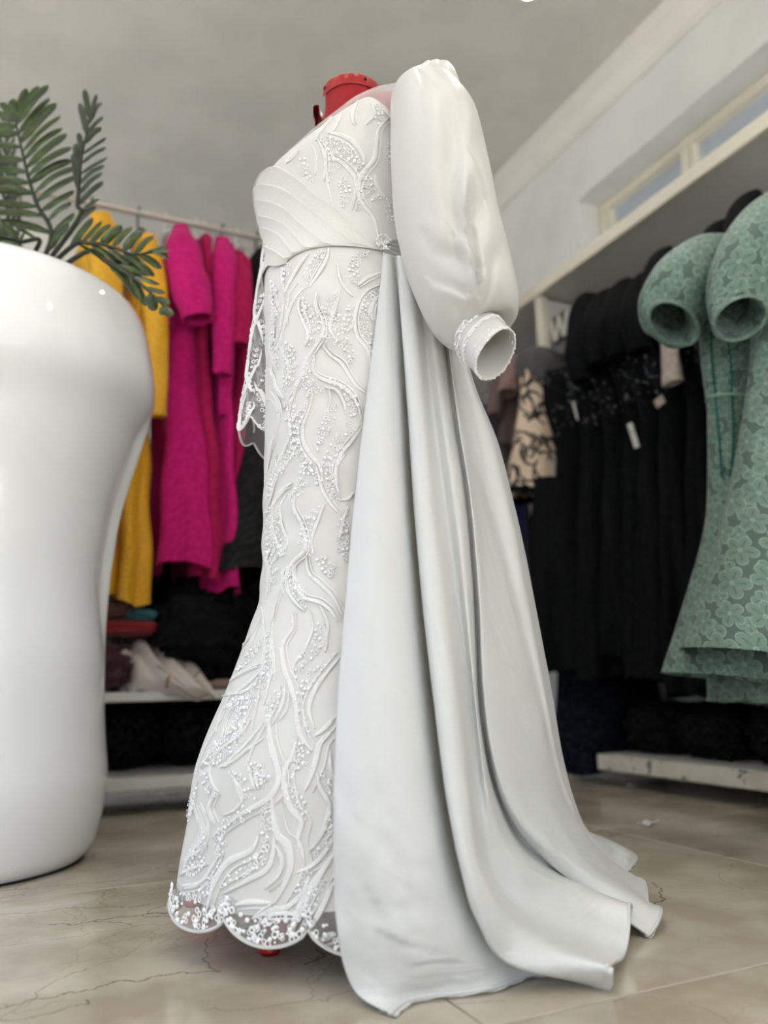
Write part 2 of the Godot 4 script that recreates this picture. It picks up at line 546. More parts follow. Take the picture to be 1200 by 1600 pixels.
func shell():
	var along := Vector3.ZERO
	var left := -2.5
	var right := 2.37
	var front := -3.6
	var back := 5.0
	# floor: a bed of grout and polished tiles laid on it
	var bed := struct("floor", slab(Vector3(right - left + 0.5, 0.1, back - front + 0.4), 0.0), M["grout"], room((left + right) / 2, -0.0535, (front + back) / 2), along)
	var side := 0.8705
	var tile := slab(Vector3(side - 0.0025, 0.02, side - 0.0025), 0.0012)
	for i in range(-4, 3):
		for j in range(-7, 5):
			var v0 := 0.505 + i * side
			var u0 := 1.72 + j * side
			if v0 > right or v0 + side < left or u0 > back or u0 + side < front:
				continue
			part("tile", tile, M["marble %d" % (posmod(i * 2 + j * 5 + (i * j) % 3, 3))], bed, bed.transform.affine_inverse() * room(v0 + side / 2, -0.01, u0 + side / 2))
	struct("ceiling", slab(Vector3(right - left + 0.5, 0.12, back - front + 0.4), 0.0), M["ceiling paint"], room((left + right) / 2, CEILING + 0.06, (front + back) / 2), along)
	# left wall, out of view: an unseen window, placed to light the ceiling and right wall
	var lw := CSGBox3D.new()
	lw.name = "wall_left"
	lw.size = Vector3(0.15, CEILING + 0.02, back - front + 0.3)
	lw.material = M["wall paint"]
	lw.position = room(left - 0.075, CEILING / 2 - 0.01, (front + back) / 2)
	lw.set_meta("kind", "structure")
	add_child(lw, true)
	var gap := CSGBox3D.new()
	gap.name = "opening"
	gap.operation = CSGShape3D.OPERATION_SUBTRACTION
	gap.size = Vector3(0.5, 2.35, 5.6)
	gap.position = lw.transform.affine_inverse() * room(left - 0.075, 1.575, 1.8)
	gap.material = M["wall paint"]
	lw.add_child(gap, true)
	var side_win := Node3D.new()
	side_win.name = "unseen_window_3"
	side_win.set_meta("kind", "structure")
	side_win.position = room(left - 0.09, 0, 1.8)
	add_child(side_win, true)
	for y in [0.43, 2.72]:
		part("window_frame", slab(Vector3(0.06, 0.06, 5.6), 0.004), M["frame paint"], side_win, Vector3(0, y, 0))
	for k in 5:
		part("mullion", slab(Vector3(0.06, 2.35, 0.06), 0.004), M["frame paint"], side_win, Vector3(0, 1.575, -2.77 + k * 1.385))
		if k < 4:
			part("pane", slab(Vector3(0.008, 2.24, 1.325), 0.0), M["pane"], side_win, Vector3(0, 1.575, -2.08 + k * 1.385))
	struct("wall_back", slab(Vector3(right - left + 0.4, CEILING + 0.02, 0.15), 0.0), M["wall paint"], room((left + right) / 2, CEILING / 2 - 0.01, back + 0.075), along)
	# right wall with the high strip window let into it
	var w := CSGBox3D.new()
	w.name = "wall_right"
	w.size = Vector3(0.22, CEILING + 0.02, back - front + 0.3)
	w.material = M["wall paint"]
	w.position = room(right + 0.11, CEILING / 2 - 0.01, (front + back) / 2)
	w.set_meta("kind", "structure")
	add_child(w, true)
	var hole := CSGBox3D.new()
	hole.name = "opening"
	hole.operation = CSGShape3D.OPERATION_SUBTRACTION
	var u_far := 2.82
	var u_near := -0.6
	var sill := 1.96
	var head := 2.585
	hole.size = Vector3(0.5, head - sill, u_far - u_near)
	hole.position = w.transform.affine_inverse() * room(right + 0.11, (head + sill) / 2, (u_far + u_near) / 2)
	hole.material = M["wall paint"]
	w.add_child(hole, true)
	var win := Node3D.new()
	win.name = "window_1"
	win.set_meta("kind", "structure")
	win.position = room(right + 0.15, 0, 0)
	add_child(win, true)
	var bar := 0.045
	part("window_frame", slab(Vector3(0.05, bar, u_far - u_near), 0.006), M["frame paint"], win, Vector3(0, head - bar / 2, -(u_far + u_near) / 2))
	part("window_frame", slab(Vector3(0.05, bar, u_far - u_near), 0.006), M["frame paint"], win, Vector3(0, sill + bar / 2, -(u_far + u_near) / 2))
	for u in [u_far - 0.025, 2.27, 1.62, 0.97, 0.32, -0.33]:
		part("mullion", slab(Vector3(0.055, head - sill, 0.05), 0.006), M["frame paint"], win, Vector3(-0.004, (head + sill) / 2, -u))
		if u > 0.0:
			part("sash_frame", slab(Vector3(0.04, head - sill - 0.09, 0.022), 0.004), M["frame paint"], win, Vector3(-0.006, (head + sill) / 2, -(u - 0.04)))
		part("pane", slab(Vector3(0.006, head - sill - 0.08, 0.61), 0.0), M["pane"], win, Vector3(0.005, (head + sill) / 2, -(u - 0.325)))
	# the wall beyond the window, and an unseen slab that dims the panes
	struct("wall_outside", slab(Vector3(0.12, 3.6, 5.6), 0.0), M["outside render"], room(3.75, 1.8, 1.9), along)
	struct("unseen_slab_3", slab(Vector3(1.25, 0.1, 5.6), 0.0), M["outside render"], room(3.18, 2.95, 1.9), along)
	# cornice: a stepped plaster moulding on the right and back walls
	var prof := [Vector2(0, 0), Vector2(0.016, 0), Vector2(0.016, 0.022), Vector2(0.022, 0.026), Vector2(0.030, 0.05), Vector2(0.052, 0.08), Vector2(0.085, 0.10), Vector2(0.085, 0.112), Vector2(0.095, 0.116), Vector2(0.095, 0.135), Vector2(0.0, 0.135)]
	for k in 3:
		var rows := []
		for p in prof:
			var a := room(right - p.x, CEILING - 0.135 + p.y, front) if k == 0 else (room(left, CEILING - 0.135 + p.y, back - p.x) if k == 1 else room(left + p.x, CEILING - 0.135 + p.y, front))
			var b := room(right - p.x, CEILING - 0.135 + p.y, back) if k == 0 else (room(right, CEILING - 0.135 + p.y, back - p.x) if k == 1 else room(left + p.x, CEILING - 0.135 + p.y, back))
			rows.append(PackedVector3Array([a, b]))
		struct(["trim_1", "trim_2", "trim_4"][k], facets(rows), M["cornice plaster"])
	# the shop front, unseen behind the camera, set back to light the room evenly: a header, two piers, slim frames and glass
	var mid := (left + right) / 2
	struct("wall_front", slab(Vector3(right - left + 0.4, CEILING - 2.75, 0.2), 0.0), M["wall paint"], room(mid, (CEILING + 2.75) / 2, front - 0.1), along)
	var glazed := Node3D.new()
	glazed.name = "unseen_window_2"
	glazed.set_meta("kind", "structure")
	glazed.position = room(mid, 0, front - 0.1)
	add_child(glazed, true)
	var wide := right - left
	for k in 4:
		part("mullion", slab(Vector3(0.06, 2.75, 0.08), 0.004), M["frame paint"], glazed, Vector3(-wide / 2 + 0.03 + (wide - 0.06) * k / 3.0, 1.375, 0))
		if k < 3:
			part("pane", slab(Vector3((wide - 0.06) / 3.0 - 0.06, 2.62, 0.008), 0.0), M["pane"], glazed, Vector3(-wide / 2 + 0.03 + (wide - 0.06) * (k + 0.5) / 3.0, 1.37, 0))
	part("window_frame", slab(Vector3(wide, 0.06, 0.08), 0.004), M["frame paint"], glazed, Vector3(0, 0.03, 0))
	part("window_frame", slab(Vector3(wide, 0.06, 0.08), 0.004), M["frame paint"], glazed, Vector3(0, 2.72, 0))
	struct("pavement", slab(Vector3(14, 0.1, 8), 0.0), M["pavement"], room(mid, -0.06, front - 4.25), along)
	struct("pavement", slab(Vector3(6, 0.1, 9), 0.0), M["pavement"], room(left - 3.2, -0.06, 1.0), along)  # out of view, bounces sunlight through the unseen side window

func facets(rows: Array) -> ArrayMesh:   # flat-shaded strips between rows of points
	var st := SurfaceTool.new()
	st.begin(Mesh.PRIMITIVE_TRIANGLES)
	st.set_smooth_group(-1)
	for j in rows.size() - 1:
		for i in rows[j].size() - 1:
			for p in [rows[j][i], rows[j + 1][i], rows[j][i + 1], rows[j][i + 1], rows[j + 1][i], rows[j + 1][i + 1]]:
				st.add_vertex(p)
	st.generate_normals()
	return st.commit()

func downlights():
	var spots := [spot(Vector3(0.622, 3.030, -2.794))]
	var words := ["round white recessed ceiling spot glowing at the top edge of the view, over the train"]
	for j in 4:
		for i in 4:
			spots.append(room(-1.5 + i * 1.0, CEILING, -2.3 + j * 1.25))  # grid out of view, set out to light the floor and ceiling
			words.append("ceiling spot out of view, %s row from shop front, %s from left wall" % [["first", "second", "third", "fourth"][j], ["first", "second", "third", "fourth"][i]])
	for k in spots.size():
		var o := thing("downlight", words[k], "ceiling light", spots[k], 0.0, "recessed ceiling spots")
		part("trim_ring", lathe([Vector2(0.034, -0.001), Vector2(0.036, -0.006), Vector2(0.046, -0.006), Vector2(0.050, -0.001)], 28), M["hanger white"], o)
		var lens := part("lamp_lens", lathe([Vector2(0.0, -0.004), Vector2(0.034, -0.003)], 24), M["lamp glow"] if M.has("lamp glow") else mat("lamp glow", Color(1, 1, 1), 0.4, {"emission_enabled": true, "emission": Color(1.0, 0.97, 0.92), "emission_energy_multiplier": 9.0}), o)
		lens.cast_shadow = GeometryInstance3D.SHADOW_CASTING_SETTING_ON
		var l := SpotLight3D.new()
		l.name = "lamp"
		l.light_color = Color(1.0, 0.985, 0.955)
		l.light_energy = 0.22
		l.light_size = 0.035
		l.spot_angle = 58.0
		l.spot_range = 9.0
		l.spot_attenuation = 2.0
		l.spot_angle_attenuation = 0.8
		l.shadow_enabled = true
		l.position = Vector3(0, -0.012, 0)
		l.rotation.x = -PI / 2
		o.add_child(l, true)

func clothes_units():
	var along := Vector3.ZERO
	# left: an open unit with two shelves and a rail above them
	var l := thing("clothes_unit", "white open clothes unit on the left with two low shelves and a hanging rail", "clothes rack", room(0.3, 0, 2.594))
	var long := 2.6
	part("shelf_board", slab(Vector3(long, 0.028, 0.47), 0.003), M["board white"], l, Vector3(0, 0.337, -0.235))
	part("shelf_board", slab(Vector3(long, 0.034, 0.47), 0.003), M["board white"], l, Vector3(0, 0.087, -0.235))
	part("back_panel", slab(Vector3(long, 1.0, 0.02), 0.003), M["black cloth"], l, Vector3(0, 0.53, -0.48))
	for x in [-long / 2 + 0.03, long / 2 - 0.03]:
		part("post", slab(Vector3(0.03, 2.10, 0.03), 0.003), M["rail metal"], l, Vector3(x, 1.05, -0.235))
		part("foot", slab(Vector3(0.05, 0.07, 0.44), 0.004), M["board white"], l, Vector3(x, 0.035, -0.235))
	part("rail", rod(Vector3(-long / 2 + 0.02, 2.045, -0.215), Vector3(long / 2 - 0.02, 2.045, -0.215), 0.0125, 16), M["rail metal"], l)
	# right: a long unit along the wall with a deep top board
	var r := thing("clothes_unit", "cream edged clothes unit on the right wall, black gowns under its top board", "clothes rack", room(1.918, 0, 1.6))
	var deep := 0.44
	part("top_board", slab(Vector3(deep, 0.02, 4.5), 0.002), M["board white"], r, Vector3(deep / 2, 1.915, -0.05))
	part("edge_strip", slab(Vector3(0.022, 0.052, 4.5), 0.003), M["frame paint"], r, Vector3(-0.002, 1.921, -0.05))
	for u in [0.98, -1.9]:
		part("post", slab(Vector3(0.04, 1.90, 0.04), 0.003), M["frame paint"], r, Vector3(0.022, 0.95, -u))
		part("rail_bracket", slab(Vector3(deep - 0.02, 0.10, 0.018), 0.002), M["board white"], r, Vector3(deep / 2 + 0.01, 1.84, -u))
	part("base_board", slab(Vector3(0.025, 0.052, 2.9), 0.003), M["scuffed plinth"], r, Vector3(0.0, 0.076, 0.66))
	part("base_shelf", slab(Vector3(deep, 0.02, 2.9), 0.002), M["board white"], r, Vector3(deep / 2, 0.092, 0.66))
	for u in [0.7, -0.4, -1.5]:
		part("foot", slab(Vector3(0.04, 0.082, 0.04), 0.002), M["board white"], r, Vector3(0.3, 0.041, -u))
	part("rail", rod(Vector3(0.21, 1.735, 2.1), Vector3(0.21, 1.735, -2.1), 0.0125, 14), M["rail metal"], r)
	part("rail", rod(Vector3(0.21, 1.735, -2.14), Vector3(0.21, 1.735, -3.2), 0.0125, 14), M["rail metal"], r)

# ---------------------------------------------------------------- planter and palm

func planter():
	var at := Vector3(-0.95, 0, -1.87)
	var tab := [Vector2(0.262, 0.0), Vector2(0.272, 0.004), Vector2(0.288, 0.02), Vector2(0.298, 0.04), Vector2(0.3105, 0.089), Vector2(0.3185, 0.144), Vector2(0.3188, 0.186), Vector2(0.3125, 0.243), Vector2(0.3063, 0.316), Vector2(0.3026, 0.403), Vector2(0.3011, 0.508), Vector2(0.3053, 0.614), Vector2(0.3124, 0.692), Vector2(0.3226, 0.771), Vector2(0.3378, 0.843), Vector2(0.3578, 0.916), Vector2(0.3754, 0.983), Vector2(0.390, 1.041), Vector2(0.3938, 1.09), Vector2(0.386, 1.152), Vector2(0.371, 1.225), Vector2(0.352, 1.270), Vector2(0.325, 1.293), Vector2(0.295, 1.303), Vector2(0.26, 1.309), Vector2(0.225, 1.312), Vector2(0.212, 1.311), Vector2(0.205, 1.306), Vector2(0.20, 1.295), Vector2(0.198, 1.25), Vector2(0.19, 1.18)]
	var o := thing("planter", "tall glossy white waisted floor planter holding the palm, left edge", "planter", spot(at), VIEW)
	var prof := smooth2(tab, 120)
	var rows := []
	for p in prof:
		var ring := PackedVector3Array()
		var cut := 0.020 * smoothstep(0.40, 0.62, p.y) * (1.0 - smoothstep(0.95, 1.06, p.y))
		for i in 160:
			var a := TAU * i / 160.0 - PI
			var r: float = p.x - cut * smoothstep(-0.30, -0.25, a) * (1.0 - smoothstep(2.4, 2.8, a))
			ring.append(Vector3(r * cos(a), p.y, r * sin(a)))
		rows.append(ring)
	part("pot_body", skin(rows, true), M["gloss white"], o)
	part("base_gasket", lathe([Vector2(0.0, 0.001), Vector2(0.276, 0.001), Vector2(0.276, 0.004), Vector2(0.0, 0.005)], 64), M["hanger dark"], o)
	part("soil", lathe([Vector2(0.0, 1.235), Vector2(0.1, 1.23), Vector2(0.196, 1.215)], 40), M["soil"], o)

func leaflet(base: Vector3, tip: Vector3, wide: float, bow: Vector3, facing: Vector3) -> ArrayMesh:   # a strap leaf with a folded midrib
	var rows := []
	var n := 14
	var len_ := base.distance_to(tip)
	for k in n + 1:
		var t := float(k) / n
		var p := base.lerp(tip, t) + bow * len_ * 4.0 * t * (1.0 - t)
		var d := (tip - base + bow * len_ * 4.0 * (1.0 - 2.0 * t)).normalized()
		var s := d.cross(facing).normalized()
		var up := s.cross(d).normalized()
		var w := wide * 0.8 * pow(clampf(0.12 + t * 4.0, 0, 1), 0.6) * (1.0 if t < 0.72 else sqrt(maxf(1.0 - pow((t - 0.72) / 0.285, 2.0), 0.0)))
		rows.append(PackedVector3Array([p - s * w - up * w * 0.35, p - s * w * 0.5 - up * w * 0.06, p + up * w * 0.08, p + s * w * 0.5 - up * w * 0.06, p + s * w - up * w * 0.35]))
	return skin(rows)

func frond(o: Node3D, spine: Array, sides: Array, wide: float, m: Material, facing: Vector3, bend := 0.06):
	var f := Node3D.new()
	f.name = numbered("frond", o)
	o.add_child(f, true)
	var off := Vector3(-0.95, 1.2, -1.87)
	var line := smooth(spine, 40)
	for k in line.size():
		line[k] -= off
	part("stem", tube(line, [0.0065, 0.005, 0.0035, 0.0018], 8), M["palm stem"], f)
	for s in sides:   # [first share of the spine, last share, tips from the top down]
		var tips: Array = s[2]
		for k in tips.size():
			var t: float = lerpf(s[0], s[1], float(k) / maxi(tips.size() - 1, 1))
			var p := line[clampi(int(round(t * 40)), 0, 40)]
			var tip: Vector3 = tips[k] - off
			var bow := Vector3(0, bend * (0.5 + rng.randf()), 0) + facing * rng.randf_range(0.0, 0.08)
			part("leaflet", leaflet(p, tip, wide * rng.randf_range(0.85, 1.1), bow, (facing + Vector3(rng.randf_range(-0.35, 0.35), rng.randf_range(-0.2, 0.35), 0)).normalized()), m, f)

func palm():
	var o := thing("palm_plant", "dark green artificial palm with feathered fronds growing out of the white planter", "plant", spot(Vector3(-0.95, 1.2, -1.87)), VIEW)
	var z := Vector3(0, 0, 1)
	frond(o, [Vector3(-0.93, 1.23, -1.87), Vector3(-0.784, 1.408, -1.800), Vector3(-0.807, 1.495, -1.770), Vector3(-0.826, 1.555, -1.760), Vector3(-0.841, 1.620, -1.750), Vector3(-0.860, 1.693, -1.750), Vector3(-0.864, 1.712, -1.750)], [
		[1.0, 0.14, [Vector3(-0.869, 1.760, -1.740), Vector3(-0.843, 1.796, -1.750), Vector3(-0.814, 1.802, -1.750), Vector3(-0.786, 1.795, -1.740), Vector3(-0.799, 1.792, -1.780), Vector3(-0.768, 1.753, -1.750), Vector3(-0.752, 1.710, -1.740), Vector3(-0.754, 1.692, -1.760), Vector3(-0.734, 1.661, -1.740), Vector3(-0.720, 1.625, -1.740), Vector3(-0.731, 1.612, -1.770), Vector3(-0.701, 1.564, -1.730), Vector3(-0.703, 1.549, -1.740), Vector3(-0.716, 1.523, -1.760), Vector3(-0.713, 1.477, -1.740), Vector3(-0.713, 1.463, -1.760), Vector3(-0.728, 1.443, -1.770)]],
		[0.98, 0.12, [Vector3(-0.899, 1.751, -1.740), Vector3(-0.921, 1.727, -1.750), Vector3(-0.939, 1.704, -1.760), Vector3(-0.944, 1.666, -1.750), Vector3(-0.942, 1.627, -1.740), Vector3(-0.948, 1.604, -1.750), Vector3(-0.954, 1.580, -1.760), Vector3(-0.947, 1.543, -1.750), Vector3(-0.939, 1.510, -1.740), Vector3(-0.948, 1.496, -1.760), Vector3(-0.937, 1.459, -1.750), Vector3(-0.932, 1.439, -1.760), Vector3(-0.923, 1.421, -1.770)]]], 0.0135, M["palm leaf"], z)
	frond(o, [Vector3(-0.90, 1.23, -1.83), Vector3(-0.701, 1.424, -1.740), Vector3(-0.691, 1.461, -1.720), Vector3(-0.686, 1.515, -1.710), Vector3(-0.680, 1.566, -1.700), Vector3(-0.668, 1.616, -1.690), Vector3(-0.662, 1.666, -1.690)], [
		[1.0, 0.16, [Vector3(-0.650, 1.727, -1.690), Vector3(-0.647, 1.728, -1.720), Vector3(-0.632, 1.667, -1.690), Vector3(-0.629, 1.630, -1.680), Vector3(-0.621, 1.612, -1.690), Vector3(-0.620, 1.587, -1.690), Vector3(-0.612, 1.553, -1.680), Vector3(-0.622, 1.539, -1.690), Vector3(-0.626, 1.521, -1.690), Vector3(-0.623, 1.498, -1.690), Vector3(-0.634, 1.460, -1.700), Vector3(-0.648, 1.453, -1.720)]],
		[0.98, 0.42, [Vector3(-0.679, 1.741, -1.690), Vector3(-0.693, 1.712, -1.700), Vector3(-0.691, 1.633, -1.700), Vector3(-0.699, 1.613, -1.710), Vector3(-0.703, 1.587, -1.710)]]], 0.0095, M["palm leaf grey"], z, 0.08)
	frond(o, [Vector3(-0.88, 1.24, -1.80), Vector3(-0.704, 1.351, -1.720), Vector3(-0.635, 1.328, -1.660), Vector3(-0.571, 1.295, -1.620), Vector3(-0.516, 1.265, -1.600), Vector3(-0.475, 1.267, -1.590)], [
		[1.0, 0.2, [Vector3(-0.435, 1.262, -1.580), Vector3(-0.446, 1.284, -1.600), Vector3(-0.484, 1.320, -1.620), Vector3(-0.514, 1.345, -1.640), Vector3(-0.538, 1.354, -1.640), Vector3(-0.566, 1.370, -1.660), Vector3(-0.595, 1.380, -1.670), Vector3(-0.619, 1.394, -1.680), Vector3(-0.646, 1.415, -1.700)]],
		[1.0, 0.25, [Vector3(-0.437, 1.246, -1.580), Vector3(-0.458, 1.231, -1.600), Vector3(-0.473, 1.214, -1.600), Vector3(-0.495, 1.208, -1.610), Vector3(-0.527, 1.225, -1.620), Vector3(-0.557, 1.243, -1.630)]]], 0.0125, M["palm leaf"], Vector3(0.2, 0.5, 0.85).normalized(), 0.03)
	frond(o, [Vector3(-0.88, 1.24, -1.80), Vector3(-0.664, 1.327, -1.700), Vector3(-0.583, 1.268, -1.630), Vector3(-0.517, 1.209, -1.590), Vector3(-0.469, 1.161, -1.570), Vector3(-0.440, 1.127, -1.560)], [
		[1.0, 0.3, [Vector3(-0.420, 1.099, -1.550), Vector3(-0.428, 1.132, -1.560), Vector3(-0.440, 1.160, -1.570), Vector3(-0.454, 1.185, -1.580), Vector3(-0.476, 1.217, -1.600), Vector3(-0.502, 1.240, -1.610)]],
		[1.0, 0.4, [Vector3(-0.441, 1.107, -1.560), Vector3(-0.462, 1.121, -1.570), Vector3(-0.481, 1.138, -1.580), Vector3(-0.496, 1.159, -1.600)]]], 0.0125, M["palm leaf"], Vector3(0.2, 0.5, 0.85).normalized(), 0.03)
	frond(o, [Vector3(-1.0, 1.23, -1.95), Vector3(-0.999, 1.580, -2.020), Vector3(-1.003, 1.695, -2.020), Vector3(-1.015, 1.812, -2.020), Vector3(-1.025, 1.912, -2.020)], [
		[1.0, 0.2, [Vector3(-1.021, 1.932, -2.000), Vector3(-1.005, 1.904, -2.000), Vector3(-0.993, 1.876, -2.000), Vector3(-0.987, 1.848, -2.000), Vector3(-0.982, 1.817, -2.000), Vector3(-0.976, 1.785, -2.000), Vector3(-0.971, 1.754, -2.000), Vector3(-0.965, 1.723, -2.000), Vector3(-0.960, 1.692, -2.000), Vector3(-0.958, 1.661, -2.000)]],
		[1.0, 0.2, [Vector3(-1.035, 1.925, -2.000), Vector3(-1.040, 1.897, -2.000), Vector3(-1.041, 1.865, -2.000), Vector3(-1.042, 1.834, -2.000), Vector3(-1.040, 1.799, -2.000), Vector3(-1.037, 1.764, -2.000), Vector3(-1.035, 1.729, -2.000)]]], 0.009, M["palm leaf grey"], z)
	frond(o, [Vector3(-0.94, 1.23, -1.82), Vector3(-0.775, 1.360, -1.720), Vector3(-0.791, 1.336, -1.660), Vector3(-0.821, 1.329, -1.620), Vector3(-0.860, 1.327, -1.600)], [
		[0.9, 0.1, [Vector3(-0.859, 1.366, -1.620), Vector3(-0.837, 1.381, -1.630), Vector3(-0.818, 1.374, -1.640), Vector3(-0.805, 1.376, -1.660), Vector3(-0.788, 1.381, -1.680)]],
		[0.9, 0.15, [Vector3(-0.844, 1.297, -1.600), Vector3(-0.821, 1.293, -1.610), Vector3(-0.806, 1.301, -1.630)]]], 0.0145, M["palm leaf"], Vector3(0.2, 0.5, 0.85).normalized(), 0.03)

# ---------------------------------------------------------------- dress form and gown

const BODY := [
	[0.02, -0.031, 0.292, -1.335, 0.235],
	[0.065, -0.032, 0.286, -1.335, 0.23],
	[0.119, -0.034, 0.277, -1.33, 0.22],
	[0.172, -0.036, 0.266, -1.325, 0.21],
	[0.237, -0.038, 0.257, -1.32, 0.2],
	[0.292, -0.04, 0.238, -1.315, 0.185],
	[0.359, -0.042, 0.207, -1.31, 0.165],
	[0.436, -0.044, 0.176, -1.305, 0.143],
	[0.495, -0.046, 0.154, -1.3, 0.128],
	[0.536, -0.046, 0.15, -1.3, 0.122],
	[0.639, -0.047, 0.147, -1.3, 0.12],
	[0.746, -0.046, 0.146, -1.3, 0.125],
	[0.857, -0.045, 0.146, -1.3, 0.13],
	[0.95, -0.046, 0.146, -1.3, 0.13],
	[1.03, -0.047, 0.147, -1.3, 0.125],
	[1.09, -0.045, 0.143, -1.3, 0.118],
	[1.16, -0.048, 0.153, -1.3, 0.13],
	[1.21, -0.05, 0.155, -1.295, 0.14],
	[1.25, -0.048, 0.137, -1.29, 0.142],
	[1.29, -0.042, 0.108, -1.285, 0.132],
	[1.33, -0.038, 0.072, -1.285, 0.105],
	[1.37, -0.04, 0.056, -1.29, 0.07],
	[1.42, -0.042, 0.05, -1.3, 0.05]]   # height, centre x, half width, centre z, half depth

func girth(y: float) -> Vector4:
	var n := BODY.size()
	var k := 0
	while k < n - 2 and y > BODY[k + 1][0]:
		k += 1
	var h: float = BODY[k + 1][0] - BODY[k][0]
	var t: float = (y - BODY[k][0]) / h
	var out := Vector4()
	for c in 4:
		var a: float = BODY[k][c + 1]
		var b: float = BODY[k + 1][c + 1]
		var k0 := maxi(k - 1, 0)
		var k3 := mini(k + 2, n - 1)
		var m0: float = (b - BODY[k0][c + 1]) / (BODY[k + 1][0] - BODY[k0][0]) * h
		var m1: float = (BODY[k3][c + 1] - a) / (BODY[k3][0] - BODY[k][0]) * h
		out[c] = (2 * t * t * t - 3 * t * t + 1) * a + (t * t * t - 2 * t * t + t) * m0 + (3 * t * t - 2 * t * t * t) * b + (t * t * t - t * t) * m1
	return out

func figure(th: float, y: float, off := 0.0) -> Vector3:   # a point on the dressed figure; th = 0 faces the camera side, negative turns to her front
	var g := girth(y)
	var f := clampf((0.5 - y) / 0.4, 0, 1)
	var r := 1.0 + 0.016 * f * sin(th * 5 + 1.2) + 0.012 * f * sin(th * 9 + y * 6) + 0.10 * exp(-pow((th + 0.8) / 0.42, 2) - pow((y - 1.2) / 0.05, 2))
	r *= 1.0 - 0.3 * f * smoothstep(0.3, 0.9, sin(th))
	var p := Vector3(g.x + g.y * r * sin(th), y, g.z + g.w * r * cos(th))
	if off != 0.0:
		p += Vector3(g.w * sin(th), 0, g.y * cos(th)).normalized() * off
	return p

func out_of(th: float, y: float) -> Vector3:
	var a := figure(th + 0.01, y) - figure(th - 0.01, y)
	var b := figure(th, y + 0.004) - figure(th, y - 0.004)
	return a.cross(b).normalized() * -1.0 if a.cross(b).z * cos(th) + a.cross(b).x * sin(th) < 0 else a.cross(b).normalized()

